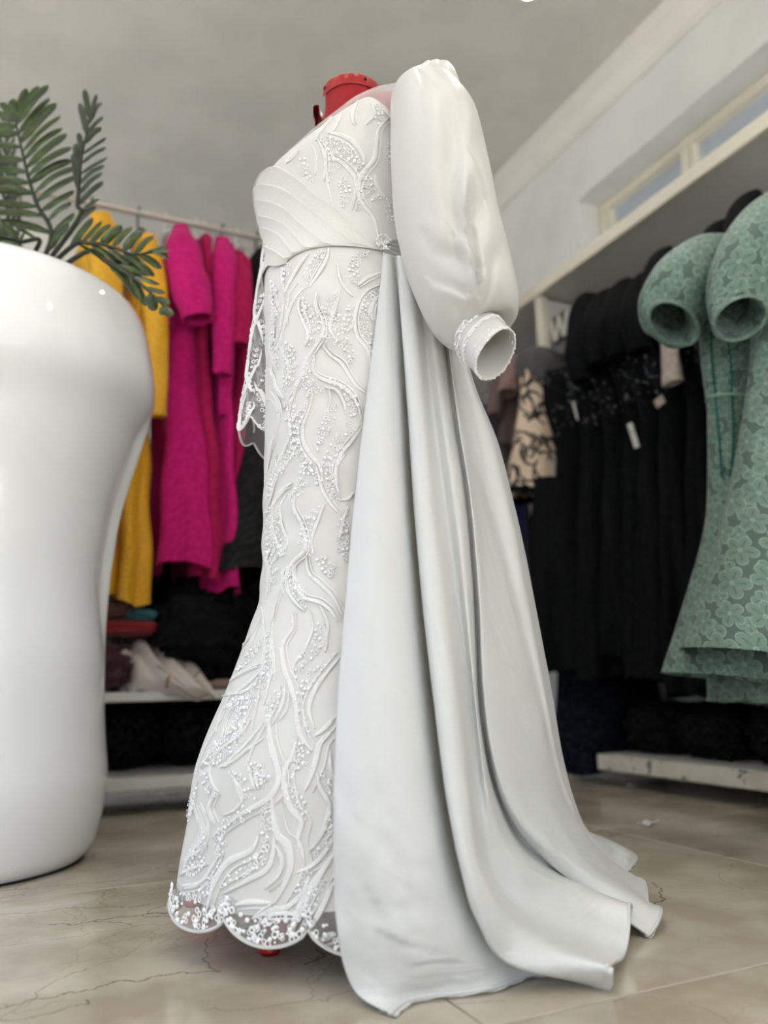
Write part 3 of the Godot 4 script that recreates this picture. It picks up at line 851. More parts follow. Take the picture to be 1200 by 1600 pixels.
func dress_form():
	var o := thing("dress_form", "red fabric dress form with adjustable split neck wearing the white gown", "dress form", spot(Vector3(-0.04, 0, -1.32)), VIEW)
	var off := Vector3(-0.04, 0, -1.32)
	# torso under the gown and bare at the shoulders
	var rows := []
	for j in 26:
		var y := lerpf(0.72, 1.262, j / 25.0)
		var ring := PackedVector3Array()
		for i in 48:
			ring.append(figure(TAU * i / 48.0, y, -0.012 - 0.05 * smoothstep(1.16, 1.26, y)) - off)
		rows.append(ring)
	part("torso", skin(rows, true), M["form red"], o)
	# shoulder caps
	for s in [[Vector3(-0.045, 1.265, -1.29), Vector3(0.01, 1.278, -1.225), Vector3(0.075, 1.262, -1.195)], [Vector3(-0.05, 1.265, -1.31), Vector3(-0.085, 1.235, -1.37), Vector3(-0.11, 1.20, -1.42)]]:
		var ridge := []
		for p in s:
			ridge.append(p - off)
		part("shoulder", tube(smooth(ridge, 16), [0.046, 0.052, 0.050, 0.035], 24), M["form red"], o)
	# the neck: two shells with a gap between them, each with a cap strip
	var mid := Vector3(-0.040, 0, -1.30) - off
	for sh in [[-1.16, 1.5, 0.050, 1.22, 1.398, 0.0], [-2.75, -1.55, 0.050, 1.20, 1.372, 0.016]]:
		var shell := []
		for layer in [0.0, 1.0, 2.0]:
			for j in 13:
				var t := j / 12.0
				if layer == 1.0:
					if j > 0:
						continue
				var tt := t if layer == 0.0 else (1.0 if layer == 1.0 else 1.0 - t)
				var arc := PackedVector3Array()
				for i in 25:
					var a: float = lerpf(sh[0], sh[1], i / 24.0)
					var r: float = sh[2] * (1.0 + 0.55 * pow(1.0 - tt, 2.2)) - (0.005 if layer > 0.0 else 0.0)
					arc.append(mid + Vector3(sin(a) * r - sh[5], lerpf(sh[3], sh[4], tt), cos(a) * r))
				shell.append(arc)
		var n := part("neck_shell", skin(shell), M["form red"], o)
		var cap := []
		for q in [[0.0, -0.016], [0.0015, -0.014], [0.0015, 0.002], [-0.002, 0.006], [-0.009, 0.006], [-0.009, -0.01]]:
			var arc := PackedVector3Array()
			for i in 33:
				var a: float = lerpf(sh[0] - 0.06, sh[1] + 0.06, i / 32.0)
				var r: float = sh[2] + 0.002 + q[0]
				arc.append(mid + Vector3(sin(a) * r - sh[5], sh[4] + q[1], cos(a) * r))
			cap.append(arc)
		part("cap_strip", skin(cap), M["form cap"], n)
		for a in [sh[0] + 0.12, lerpf(sh[0], sh[1], 0.62)]:
			part("cap_rivet", rod(mid + Vector3(sin(a) * (sh[2] + 0.001) - sh[5], sh[4] - 0.005, cos(a) * (sh[2] + 0.001)), mid + Vector3(sin(a) * (sh[2] + 0.0055) - sh[5], sh[4] - 0.005, cos(a) * (sh[2] + 0.0055)), 0.003, 10), M["form shaft"], n)
	part("neck_core", tube(PackedVector3Array([mid + Vector3(-0.006, 1.22, -0.01), mid + Vector3(-0.006, 1.378, -0.01)]), [0.034], 20), M["form shaft"], o)
	part("neck_bracket", slab(Vector3(0.030, 0.026, 0.03), 0.006), M["form cap"], o, mid + Vector3(0.066, 1.398, -0.02), Vector3(0, 0.4, -0.5))
	part("expander_dial", rod(mid + Vector3(-0.06, 1.325, 0.01), mid + Vector3(-0.036, 1.315, 0.0), 0.006, 12), M["form cap"], o)
	# stand: shaft and four splayed legs
	part("shaft", rod(Vector3(0, 0.12, 0), Vector3(0, 0.80, 0), 0.016, 16), M["form cap"], o)
	part("hub", lathe([Vector2(0.0, 0.09), Vector2(0.03, 0.09), Vector2(0.034, 0.10), Vector2(0.034, 0.15), Vector2(0.02, 0.17), Vector2(0.0, 0.17)], 24), M["form cap"], o)
	for foot in [Vector3(-0.174, 0.012, -1.246), Vector3(-0.341, 0.012, -1.508), Vector3(0.10, 0.012, -1.17), Vector3(0.0, 0.012, -1.50)]:
		var f: Vector3 = foot - off
		var leg := part("leg", tube(smooth([Vector3(0, 0.13, 0), Vector3(0, 0.13, 0).lerp(f, 0.4) + Vector3(0, 0.03, 0), f + Vector3(0, 0.016, 0)], 10), [0.020, 0.019, 0.015], 12, 2.0), M["form cap"], o)
		part("foot_pad", lathe([Vector2(0.0, -0.0115), Vector2(0.013, -0.0115), Vector2(0.016, -0.006), Vector2(0.013, 0.004), Vector2(0.0, 0.012)], 18), M["form cap"], leg, f)

var stitches := []

func stitch(path: Array, wide: float, beads: int):
	stitches.append([path, wide, beads])

func ribbon(path: Array, wide: float, high: float, off := 0.0015) -> ArrayMesh:   # an embroidered leaf on the figure: pointed ends, padded middle
	var line := smooth2(path, path.size() * 6)
	var n := line.size()
	var pts := PackedVector3Array()
	for q in line:
		pts.append(figure(q.x, q.y, off))
	var rows := []
	for k in n:
		var t := float(k) / (n - 1)
		var d := (pts[mini(k + 1, n - 1)] - pts[maxi(k - 1, 0)]).normalized()
		var nrm := out_of(line[k].x, line[k].y)
		var s := nrm.cross(d).normalized()
		var w := wide * (0.12 + 0.88 * pow(sin(PI * clampf(t, 0.0, 1.0)), 0.7)) * 0.54
		rows.append(PackedVector3Array([pts[k] - s * w - nrm * 0.001, pts[k] - s * w * 0.85 + nrm * high * 0.75, pts[k] - s * w * 0.35 + nrm * high, pts[k] + s * w * 0.1 + nrm * high * 0.8, pts[k] + s * w * 0.6 + nrm * high, pts[k] + s * w * 0.9 + nrm * high * 0.7, pts[k] + s * w - nrm * 0.001]))
	return skin(rows)

func scatter(name_: String, mesh: Mesh, m: Material, at: Array, parent: Node):   # many small beads as one part
	var mm := MultiMesh.new()
	mm.transform_format = MultiMesh.TRANSFORM_3D
	mm.mesh = mesh
	mm.instance_count = at.size()
	for i in at.size():
		mm.set_instance_transform(i, at[i])
	var o := MultiMeshInstance3D.new()
	o.name = numbered(name_, parent)
	o.multimesh = mm
	o.material_override = m
	o.set_meta("kind", "stuff")
	parent.add_child(o, true)

func frame_at(p: Vector3, n: Vector3, s: float, squash := 1.0) -> Transform3D:
	var x := n.cross(Vector3(0.3, 1, 0.2)).normalized()
	return Transform3D(Basis(x * s, n * s * squash, x.cross(n) * s), p)

func bead_row(path: Array, wide: float, side: int, rings: Array, balls: Array, off := 0.002):
	var line := smooth2(path, path.size() * 8)
	var d0 := 0.0
	for k in range(1, line.size()):
		var p := figure(line[k].x, line[k].y, off)
		var q := figure(line[k - 1].x, line[k - 1].y, off)
		d0 += p.distance_to(q)
		if d0 < 0.0068:
			continue
		d0 = 0.0
		var n := out_of(line[k].x, line[k].y)
		var s := n.cross((p - q).normalized()).normalized()
		var t := float(k) / line.size()
		var rowsn := 1 + int(2.6 * sin(PI * t))
		for c in rowsn:
			var away := (wide * 0.75 + 0.003 + c * 0.0066) * (1 if side == 1 else -1) if side != 2 else (c - rowsn / 2.0 + 0.5) * 0.0066
			var w := p + s * (away + rng.randf_range(-0.0012, 0.0012)) + (p - q).normalized() * rng.randf_range(-0.002, 0.002)
			if rng.randf() < 0.42:
				rings.append(frame_at(w, n, rng.randf_range(0.0027, 0.0040)))
			else:
				balls.append(frame_at(w, n, rng.randf_range(0.0016, 0.0028), 0.8))

func gown():
	var o := thing("wedding_gown", "white bridal gown with swirling beaded lace, puffed satin sleeve and long satin train", "gown", Vector3.ZERO, VIEW)
	# lace skirt: lining from the waist to just above the sheer border
	var rows := []
	for j in 130:
		var t := j / 129.0
		var ring := PackedVector3Array()
		for i in 150:
			var th := TAU * i / 150.0
			var y := lerpf(1.10, 0.086 + 0.010 * sin(th * 3 + 0.6), t)
			var pucker := 0.0017 * sin(y * 95.0 + 2.5 * sin(th * 3.0)) * smoothstep(0.40, 0.55, y) * (1.0 - smoothstep(0.98, 1.06, y)) * (0.6 + 0.4 * sin(th * 7.0 + y * 11.0))
			ring.append(figure(th, y, pucker))
		rows.append(ring)
	var skirt := part("lace_skirt", skin(rows, true), M["lining"], o)
	# the sheer scalloped border below it
	var edge := PackedVector3Array()
	rows = []
	for j in 14:
		var t := j / 13.0
		var ring := PackedVector3Array()
		for i in 240:
			var th := TAU * i / 240.0
			var s := absf(sin(th * 7.0 + 2.2 + 0.5 * sin(th * 3.0)))
			var low := 0.066 - 0.026 * pow(s, 0.6) - 0.006 * sin(th * 2.0)
			var y := lerpf(0.12, low, t)
			var p := figure(th, y, lerpf(-0.006, 0.007, t))
			ring.append(p)
			if j == 13:
				edge.append(p)
		rows.append(ring)
	var border := part("sheer_border", skin(rows, true), M["sheer lace"], o)
	edge.append(edge[0])
	part("scalloped_edge", tube(edge, [0.0034], 8, 0.7, false), M["thread"], border)
	# bodice of the same lace, from the waist seam to the slanting neckline
	var neck := smooth2([Vector2(-1.332, 1.1892), Vector2(-0.901, 1.1794), Vector2(-0.603, 1.1918), Vector2(-0.338, 1.2157), Vector2(-0.119, 1.2391), Vector2(0.086, 1.2604), Vector2(0.293, 1.2792), Vector2(0.478, 1.2725), Vector2(0.626, 1.2614)], 60)
	var waist := smooth2([Vector2(-1.079, 1.039), Vector2(-0.793, 1.0234), Vector2(-0.666, 1.0306), Vector2(-0.427, 1.0362), Vector2(-0.241, 1.0358), Vector2(-0.01, 1.0328), Vector2(0.371, 1.0282)], 40)
	rows = []
	for j in 34:
		var t := j / 33.0
		var row := PackedVector3Array()
		for i in 90:
			var th := lerpf(-2.3, 1.5, i / 89.0)
			var top := neck[0].y if th < neck[0].x else neck[60].y
			for k in 60:
				if th >= neck[k].x and th <= neck[k + 1].x:
					top = lerpf(neck[k].y, neck[k + 1].y, (th - neck[k].x) / maxf(neck[k + 1].x - neck[k].x, 1e-5))
			var low := waist[0].y if th < waist[0].x else waist[40].y
			for k in 40:
				if th >= waist[k].x and th <= waist[k + 1].x:
					low = lerpf(waist[k].y, waist[k + 1].y, (th - waist[k].x) / maxf(waist[k + 1].x - waist[k].x, 1e-5))
			row.append(figure(th, lerpf(low, top, t), 0.003))
		rows.append(row)
	var bodice := part("bodice", skin(rows, false, true), M["lining"], o)
	# the embroidery, traced leaf by leaf
	stitch([Vector2(-0.196, 1.0325), Vector2(-0.225, 1.0117), Vector2(-0.334, 0.9863), Vector2(-0.433, 0.9661)], 0.0059, -1)
	stitch([Vector2(-0.424, 1.0265), Vector2(-0.542, 1.0118), Vector2(-0.676, 0.9893), Vector2(-0.79, 0.9668)], 0.0049, 0)
	stitch([Vector2(-0.399, 0.972), Vector2(-0.57, 0.9618), Vector2(-0.687, 0.9438), Vector2(-0.799, 0.9127), Vector2(-0.902, 0.886), Vector2(-1.025, 0.8649)], 0.0049, 0)
	stitch([Vector2(-0.506, 0.964), Vector2(-0.573, 0.9393), Vector2(-0.507, 0.9103), Vector2(-0.451, 0.8868), Vector2(-0.495, 0.8729)], 0.0049, 1)
	stitch([Vector2(-0.356, 0.9548), Vector2(-0.344, 0.9322), Vector2(-0.287, 0.9089), Vector2(-0.29, 0.8873), Vector2(-0.383, 0.8678), Vector2(-0.48, 0.8489), Vector2(-0.548, 0.821), Vector2(-0.695, 0.8), Vector2(-0.799, 0.7822)], 0.0059, 0)
	stitch([Vector2(-0.111, 1.0052), Vector2(-0.088, 0.9772), Vector2(-0.035, 0.9586), Vector2(0.046, 0.9449)], 0.0049, 0)
	stitch([Vector2(-0.077, 0.9589), Vector2(-0.139, 0.9284), Vector2(-0.194, 0.9072), Vector2(-0.202, 0.89), Vector2(-0.12, 0.8718)], 0.0049, -1)
	stitch([Vector2(-0.11, 0.9325), Vector2(-0.144, 0.9022), Vector2(-0.092, 0.8758), Vector2(-0.011, 0.8583), Vector2(0.007, 0.8393)], 0.0049, 2)
	stitch([Vector2(0.275, 1.0249), Vector2(0.13, 1.0162), Vector2(0.057, 0.9949), Vector2(0.066, 0.9742), Vector2(0.12, 0.9652)], 0.0049, 2)
	stitch([Vector2(0.363, 0.9889), Vector2(0.208, 0.9782), Vector2(0.092, 0.9629)], 0.0059, 0)
	stitch([Vector2(0.352, 0.968), Vector2(0.204, 0.9568), Vector2(0.101, 0.936), Vector2(0.052, 0.9053), Vector2(0.075, 0.8794), Vector2(0.156, 0.8626), Vector2(0.209, 0.8418), Vector2(0.212, 0.8125), Vector2(0.178, 0.804)], 0.0059, 1)
	stitch([Vector2(0.342, 0.952), Vector2(0.257, 0.9372), Vector2(0.224, 0.9192), Vector2(0.24, 0.9041)], 0.0069, 0)
	stitch([Vector2(-0.292, 0.8701), Vector2(-0.207, 0.8517), Vector2(-0.095, 0.8378), Vector2(-0.014, 0.8164), Vector2(0.068, 0.7996), Vector2(0.171, 0.7895)], 0.0059, 0)
	stitch([Vector2(-0.384, 0.8592), Vector2(-0.391, 0.8297), Vector2(-0.295, 0.8153), Vector2(-0.125, 0.8047), Vector2(0.012, 0.7874), Vector2(0.08, 0.7667), Vector2(0.106, 0.7463)], 0.0059, 0)
	stitch([Vector2(-0.454, 0.8524), Vector2(-0.481, 0.8277), Vector2(-0.417, 0.8051), Vector2(-0.29, 0.7965)], 0.0049, 2)
	stitch([Vector2(-0.281, 0.8026), Vector2(-0.153, 0.7967), Vector2(-0.07, 0.7754), Vector2(-0.044, 0.7385)], 0.0049, 1)
	stitch([Vector2(-0.125, 0.78), Vector2(-0.21, 0.7562), Vector2(-0.296, 0.7328), Vector2(-0.339, 0.7111)], 0.0049, 2)
	stitch([Vector2(-0.401, 0.7965), Vector2(-0.454, 0.7685), Vector2(-0.528, 0.7453), Vector2(-0.511, 0.7202), Vector2(-0.414, 0.6981), Vector2(-0.318, 0.6805), Vector2(-0.295, 0.654)], 0.0059, -1)
	stitch([Vector2(-0.675, 0.7909), Vector2(-0.713, 0.7668), Vector2(-0.683, 0.7408), Vector2(-0.77, 0.7182), Vector2(-0.884, 0.7004), Vector2(-1.023, 0.679), Vector2(-1.106, 0.6643)], 0.0049, 1)
	stitch([Vector2(-1.077, 0.8673), Vector2(-1.024, 0.8427), Vector2(-0.901, 0.8158), Vector2(-0.787, 0.7979)], 0.0049, 0)
	stitch([Vector2(-1.089, 0.8234), Vector2(-0.927, 0.7995), Vector2(-0.87, 0.7717), Vector2(-0.947, 0.7487), Vector2(-1.023, 0.7256)], 0.0059, 0)
	stitch([Vector2(0.124, 0.7402), Vector2(0.009, 0.718), Vector2(-0.1, 0.6984), Vector2(-0.155, 0.6747), Vector2(-0.128, 0.6525)], 0.0059, -1)
	stitch([Vector2(-0.835, 0.8831), Vector2(-0.75, 0.8533), Vector2(-0.75, 0.8274), Vector2(-0.825, 0.8108)], 0.0049, 2)
	stitch([Vector2(-0.985, 1.0126), Vector2(-1.04, 0.9754), Vector2(-0.95, 0.9518), Vector2(-0.854, 0.931)], 0.0039, 0)
	stitch([Vector2(0.031, 0.936), Vector2(-0.002, 0.9098), Vector2(-0.04, 0.8862)], 0.0039, 2)
	stitch([Vector2(-1.067, 0.9442), Vector2(-1.123, 0.915), Vector2(-1.061, 0.88), Vector2(-0.931, 0.8519)], 0.0039, 1)
	stitch([Vector2(-0.694, 1.028), Vector2(-0.748, 1.0069), Vector2(-0.804, 0.9955)], 0.0039, 2)
	stitch([Vector2(-0.625, 0.6425), Vector2(-0.624, 0.6222), Vector2(-0.539, 0.6006), Vector2(-0.491, 0.5759), Vector2(-0.506, 0.5562), Vector2(-0.637, 0.542), Vector2(-0.757, 0.5156), Vector2(-0.82, 0.4886), Vector2(-0.814, 0.4555)], 0.0069, 0)
	stitch([Vector2(-0.353, 0.6786), Vector2(-0.295, 0.6456), Vector2(-0.212, 0.6247), Vector2(-0.138, 0.6102)], 0.0059, 0)
	stitch([Vector2(-0.268, 0.6253), Vector2(-0.355, 0.5982), Vector2(-0.415, 0.571), Vector2(-0.392, 0.551)], 0.0049, -1)
	stitch([Vector2(-0.357, 0.5506), Vector2(-0.274, 0.5342), Vector2(-0.18, 0.5178)], 0.0049, 2)
	stitch([Vector2(-0.475, 0.5479), Vector2(-0.442, 0.5239), Vector2(-0.324, 0.5071), Vector2(-0.187, 0.4867), Vector2(-0.106, 0.4614)], 0.0059, 0)
	stitch([Vector2(-0.637, 0.542), Vector2(-0.61, 0.5139), Vector2(-0.482, 0.489), Vector2(-0.311, 0.4799), Vector2(-0.207, 0.4677), Vector2(-0.139, 0.4503)], 0.0059, 0)
	stitch([Vector2(-0.725, 0.5312), Vector2(-0.689, 0.5029), Vector2(-0.564, 0.482), Vector2(-0.449, 0.4687)], 0.0049, 1)
	stitch([Vector2(-0.309, 0.476), Vector2(-0.224, 0.4489), Vector2(-0.235, 0.4191)], 0.0049, 0)
	stitch([Vector2(-0.323, 0.4571), Vector2(-0.303, 0.4232), Vector2(-0.397, 0.3979), Vector2(-0.443, 0.3763)], 0.0049, 2)
	stitch([Vector2(-0.574, 0.4667), Vector2(-0.556, 0.4437), Vector2(-0.619, 0.4215), Vector2(-0.563, 0.3915), Vector2(-0.476, 0.3656), Vector2(-0.41, 0.3405), Vector2(-0.376, 0.3126), Vector2(-0.345, 0.2971)], 0.0078, 0)
	stitch([Vector2(-0.799, 0.4611), Vector2(-0.752, 0.43), Vector2(-0.67, 0.4031), Vector2(-0.664, 0.3699), Vector2(-0.658, 0.3392)], 0.0049, 0)
	stitch([Vector2(-0.102, 0.4055), Vector2(-0.219, 0.3789), Vector2(-0.287, 0.3578), Vector2(-0.309, 0.3332), Vector2(-0.257, 0.3073)], 0.0069, -1)
	stitch([Vector2(-0.519, 0.3658), Vector2(-0.51, 0.3407), Vector2(-0.554, 0.3127)], 0.0059, -1)
	stitch([Vector2(-0.981, 0.6419), Vector2(-0.973, 0.6043), Vector2(-0.888, 0.5781), Vector2(-0.751, 0.5548)], 0.0049, -1)
	stitch([Vector2(-0.645, 0.6633), Vector2(-0.899, 0.6483), Vector2(-1.018, 0.6177)], 0.0049, 0)
	stitch([Vector2(-0.036, 0.6315), Vector2(-0.095, 0.592), Vector2(-0.086, 0.5604), Vector2(-0.069, 0.5348)], 0.0049, 2)
	stitch([Vector2(-0.045, 0.6997), Vector2(-0.155, 0.6763), Vector2(-0.156, 0.6563), Vector2(-0.103, 0.6319)], 0.0049, -1)
	stitch([Vector2(-1.12, 0.57), Vector2(-1.079, 0.5405), Vector2(-1.033, 0.4932)], 0.0039, 0)
	stitch([Vector2(-1.038, 0.4596), Vector2(-1.051, 0.4324), Vector2(-1.104, 0.4075)], 0.0049, 0)
	stitch([Vector2(-0.879, 0.431), Vector2(-0.998, 0.4088), Vector2(-1.212, 0.3905)], 0.0049, 2)
	stitch([Vector2(-0.819, 0.3965), Vector2(-1.051, 0.3861), Vector2(-1.252, 0.3743)], 0.0049, 0)
	stitch([Vector2(-0.743, 0.3702), Vector2(-0.879, 0.3521), Vector2(-1.098, 0.3389)], 0.0049, 2)
	stitch([Vector2(-0.797, 0.3814), Vector2(-0.954, 0.3633), Vector2(-1.14, 0.3521)], 0.0049, 0)
	stitch([Vector2(-1.104, 0.354), Vector2(-1.169, 0.3293), Vector2(-1.11, 0.3016)], 0.0049, 0)
	stitch([Vector2(-0.759, 0.3411), Vector2(-0.796, 0.3123), Vector2(-0.812, 0.2963)], 0.0049, -1)
	stitch([Vector2(-0.494, 0.7052), Vector2(-0.483, 0.6806), Vector2(-0.573, 0.6497), Vector2(-0.68, 0.6354)], 0.0049, 2)
	stitch([Vector2(-0.913, 0.7155), Vector2(-1.029, 0.6977), Vector2(-1.11, 0.6746), Vector2(-1.123, 0.6453)], 0.0049, 1)
	stitch([Vector2(-0.598, 0.3409), Vector2(-0.579, 0.3197), Vector2(-0.552, 0.2988), Vector2(-0.517, 0.2782), Vector2(-0.47, 0.2614), Vector2(-0.451, 0.2413), Vector2(-0.485, 0.2245), Vector2(-0.539, 0.2141), Vector2(-0.629, 0.2032), Vector2(-0.742, 0.188), Vector2(-0.902, 0.164)], 0.0088, 0)
	stitch([Vector2(-0.4, 0.3405), Vector2(-0.382, 0.3195), Vector2(-0.341, 0.2988), Vector2(-0.262, 0.2795)], 0.0078, 0)
	stitch([Vector2(-0.364, 0.2954), Vector2(-0.378, 0.275), Vector2(-0.417, 0.2548), Vector2(-0.408, 0.2315), Vector2(-0.374, 0.2085), Vector2(-0.314, 0.1925), Vector2(-0.328, 0.1697), Vector2(-0.293, 0.1438)], 0.0088, 0)
	stitch([Vector2(-0.368, 0.255), Vector2(-0.376, 0.2283), Vector2(-0.314, 0.2121), Vector2(-0.282, 0.1927)], 0.0059, 2)
	stitch([Vector2(-0.343, 0.2886), Vector2(-0.34, 0.2717), Vector2(-0.359, 0.2516)], 0.0049, 2)
	stitch([Vector2(-0.128, 0.3258), Vector2(-0.194, 0.3089), Vector2(-0.256, 0.2987)], 0.0069, 0)
	stitch([Vector2(-0.161, 0.302), Vector2(-0.221, 0.2886), Vector2(-0.245, 0.2618), Vector2(-0.296, 0.2293)], 0.0088, 0)
	stitch([Vector2(-0.229, 0.2552), Vector2(-0.212, 0.2355), Vector2(-0.166, 0.216), Vector2(-0.171, 0.1965), Vector2(-0.214, 0.1737), Vector2(-0.269, 0.1558)], 0.0069, 1)
	stitch([Vector2(-0.131, 0.1805), Vector2(-0.173, 0.1612), Vector2(-0.241, 0.1418), Vector2(-0.332, 0.1309)], 0.0059, 0)
	stitch([Vector2(-0.484, 0.2212), Vector2(-0.472, 0.198), Vector2(-0.446, 0.1752), Vector2(-0.385, 0.1628), Vector2(-0.366, 0.1407), Vector2(-0.383, 0.1216), Vector2(-0.439, 0.0943)], 0.0108, 0)
	stitch([Vector2(-0.462, 0.1784), Vector2(-0.462, 0.1525), Vector2(-0.492, 0.1329), Vector2(-0.594, 0.1185), Vector2(-0.758, 0.0971)], 0.0078, -1)
	stitch([Vector2(-0.551, 0.1742), Vector2(-0.595, 0.154), Vector2(-0.734, 0.1379), Vector2(-0.811, 0.1192), Vector2(-0.857, 0.0977), Vector2(-0.885, 0.0691)], 0.0098, 0)
	stitch([Vector2(-0.731, 0.3196), Vector2(-0.79, 0.2982), Vector2(-0.952, 0.2792), Vector2(-1.034, 0.2568), Vector2(-0.973, 0.2362), Vector2(-0.876, 0.2236)], 0.0049, -1)
	stitch([Vector2(-0.896, 0.2233), Vector2(-0.972, 0.2007), Vector2(-0.882, 0.181)], 0.0078, 0)
	stitch([Vector2(-0.808, 0.2524), Vector2(-0.698, 0.2329), Vector2(-0.67, 0.2162), Vector2(-0.725, 0.2019), Vector2(-0.832, 0.1938)], 0.0049, 1)
	stitch([Vector2(-1.072, 0.3297), Vector2(-1.161, 0.2994), Vector2(-1.224, 0.269), Vector2(-1.227, 0.2374)], 0.0049, 0)
	stitch([Vector2(-0.589, 0.2953), Vector2(-0.691, 0.2811), Vector2(-0.781, 0.2666), Vector2(-0.859, 0.2561)], 0.0049, 0)
	stitch([Vector2(-0.582, 0.2644), Vector2(-0.596, 0.2474), Vector2(-0.565, 0.23)], 0.0059, 1)
	stitch([Vector2(-1.164, 0.2001), Vector2(-1.072, 0.1807), Vector2(-1.015, 0.161), Vector2(-1.104, 0.1374), Vector2(-1.149, 0.12)], 0.0059, 0)
	stitch([Vector2(-0.944, 0.1803), Vector2(-1.035, 0.1535), Vector2(-1.118, 0.1264), Vector2(-1.161, 0.1055)], 0.0049, 2)
	stitch([Vector2(-0.136, 0.1567), Vector2(-0.213, 0.1295), Vector2(-0.279, 0.104), Vector2(-0.33, 0.0788), Vector2(-0.355, 0.0549)], 0.0108, 0)
	stitch([Vector2(-0.267, 0.1305), Vector2(-0.293, 0.11), Vector2(-0.371, 0.0906), Vector2(-0.451, 0.0864), Vector2(-0.548, 0.0736)], 0.0069, 1)
	stitch([Vector2(-0.142, 0.1239), Vector2(-0.201, 0.0925), Vector2(-0.271, 0.0629)], 0.0078, -1)
	stitch([Vector2(-0.808, 0.146), Vector2(-0.907, 0.1161), Vector2(-0.996, 0.0995), Vector2(-1.146, 0.0896)], 0.0059, 1)
	stitch([Vector2(-0.53, 0.2142), Vector2(-0.504, 0.1978), Vector2(-0.519, 0.1648)], 0.0059, 2)
	stitch([Vector2(-0.157, 0.2818), Vector2(-0.155, 0.2619), Vector2(-0.133, 0.2454)], 0.0049, 0)
	stitch([Vector2(-1.159, 0.2331), Vector2(-1.253, 0.2053), Vector2(-1.268, 0.1791)], 0.0049, 1)
	stitch([Vector2(-0.453, 0.0941), Vector2(-0.569, 0.0929), Vector2(-0.66, 0.0873)], 0.0069, 0)
	stitch([Vector2(-0.14, 0.063), Vector2(-0.177, 0.0596), Vector2(-0.214, 0.0547)], 0.0078, 0)
	stitch([Vector2(-0.787, 0.1871), Vector2(-0.844, 0.1654), Vector2(-0.847, 0.1483)], 0.0049, 2)
	stitch([Vector2(-0.135, 0.2096), Vector2(-0.157, 0.1933), Vector2(-0.145, 0.1741)], 0.0049, 2)
	stitch([Vector2(-0.157, 1.2146), Vector2(-0.021, 1.2096), Vector2(0.11, 1.198), Vector2(0.184, 1.1794), Vector2(0.192, 1.1646)], 0.0078, -1)
	stitch([Vector2(-0.147, 1.1795), Vector2(-0.013, 1.1669), Vector2(0.088, 1.1467), Vector2(0.078, 1.1219), Vector2(0.04, 1.0952)], 0.0069, 1)
	stitch([Vector2(0.565, 1.2546), Vector2(0.38, 1.227), Vector2(0.332, 1.2013), Vector2(0.295, 1.1772), Vector2(0.175, 1.1554), Vector2(0.11, 1.1303), Vector2(0.16, 1.1052), Vector2(0.277, 1.0841), Vector2(0.322, 1.0543)], 0.0069, 0)
	stitch([Vector2(0.362, 1.2725), Vector2(0.39, 1.2491), Vector2(0.378, 1.2332)], 0.0049, 2)
	stitch([Vector2(0.155, 1.2681), Vector2(0.092, 1.2428), Vector2(0.11, 1.2252)], 0.0059, 0)
	stitch([Vector2(-0.014, 1.2449), Vector2(-0.077, 1.224), Vector2(-0.13, 1.2143)], 0.0049, 0)
	stitch([Vector2(-0.265, 1.208), Vector2(-0.204, 1.1878), Vector2(-0.199, 1.1686), Vector2(-0.238, 1.1431)], 0.0059, 1)
	stitch([Vector2(-0.407, 1.1875), Vector2(-0.414, 1.1688), Vector2(-0.367, 1.146)], 0.0049, 2)
	stitch([Vector2(-0.443, 1.194), Vector2(-0.512, 1.1864), Vector2(-0.599, 1.18)], 0.0049, 0)
	stitch([Vector2(0.303, 1.1552), Vector2(0.32, 1.137), Vector2(0.411, 1.12)], 0.0049, -1)
	stitch([Vector2(0.484, 1.1348), Vector2(0.462, 1.1018), Vector2(0.535, 1.0786)], 0.0049, 2)
	stitch([Vector2(0.483, 1.214), Vector2(0.483, 1.1938), Vector2(0.447, 1.173)], 0.0049, 2)
	stitch([Vector2(-0.113, 1.239), Vector2(-0.215, 1.2215), Vector2(-0.278, 1.2043)], 0.0049, 0)
	stitch([Vector2(-0.17, 1.2107), Vector2(-0.191, 1.1723), Vector2(-0.195, 1.1363), Vector2(-0.165, 1.1021)], 0.0039, 0)
	stitch([Vector2(0.233, 1.2275), Vector2(0.34, 1.2474), Vector2(0.313, 1.2657)], 0.0039, 0)
	stitch([Vector2(-0.09, 1.1513), Vector2(-0.018, 1.1303), Vector2(-0.047, 1.1008)], 0.0049, 2)
	stitch([Vector2(-0.319, 1.2011), Vector2(-0.277, 1.1812), Vector2(-0.314, 1.1547)], 0.0039, 0)
	stitch([Vector2(-0.151, 1.1871), Vector2(-0.079, 1.1712)], 0.0039, 0)
	stitch([Vector2(-0.569, 0.9806), Vector2(-0.695, 0.9639), Vector2(-0.729, 0.9437), Vector2(-0.736, 0.9153)], 0.0029, 0)
	stitch([Vector2(-0.773, 0.9675), Vector2(-0.816, 0.9404), Vector2(-0.858, 0.916), Vector2(-0.971, 0.8904)], 0.0049, 0)
	stitch([Vector2(-0.995, 1.0092), Vector2(-0.943, 0.9837), Vector2(-0.879, 0.9556), Vector2(-0.836, 0.9414)], 0.0029, 0)
	stitch([Vector2(-0.804, 1.0214), Vector2(-0.796, 0.9958), Vector2(-0.761, 0.9682)], 0.0029, 0)
	stitch([Vector2(-1.062, 1.0132), Vector2(-1.027, 0.9809), Vector2(-1.026, 0.9438), Vector2(-1.072, 0.9073)], 0.0029, 1)
	stitch([Vector2(-0.902, 0.8967), Vector2(-0.799, 0.8711), Vector2(-0.717, 0.8472), Vector2(-0.763, 0.8192)], 0.0039, 1)
	stitch([Vector2(-1.184, 0.8673), Vector2(-0.998, 0.8422), Vector2(-0.932, 0.8163), Vector2(-0.816, 0.7991)], 0.0039, 0)
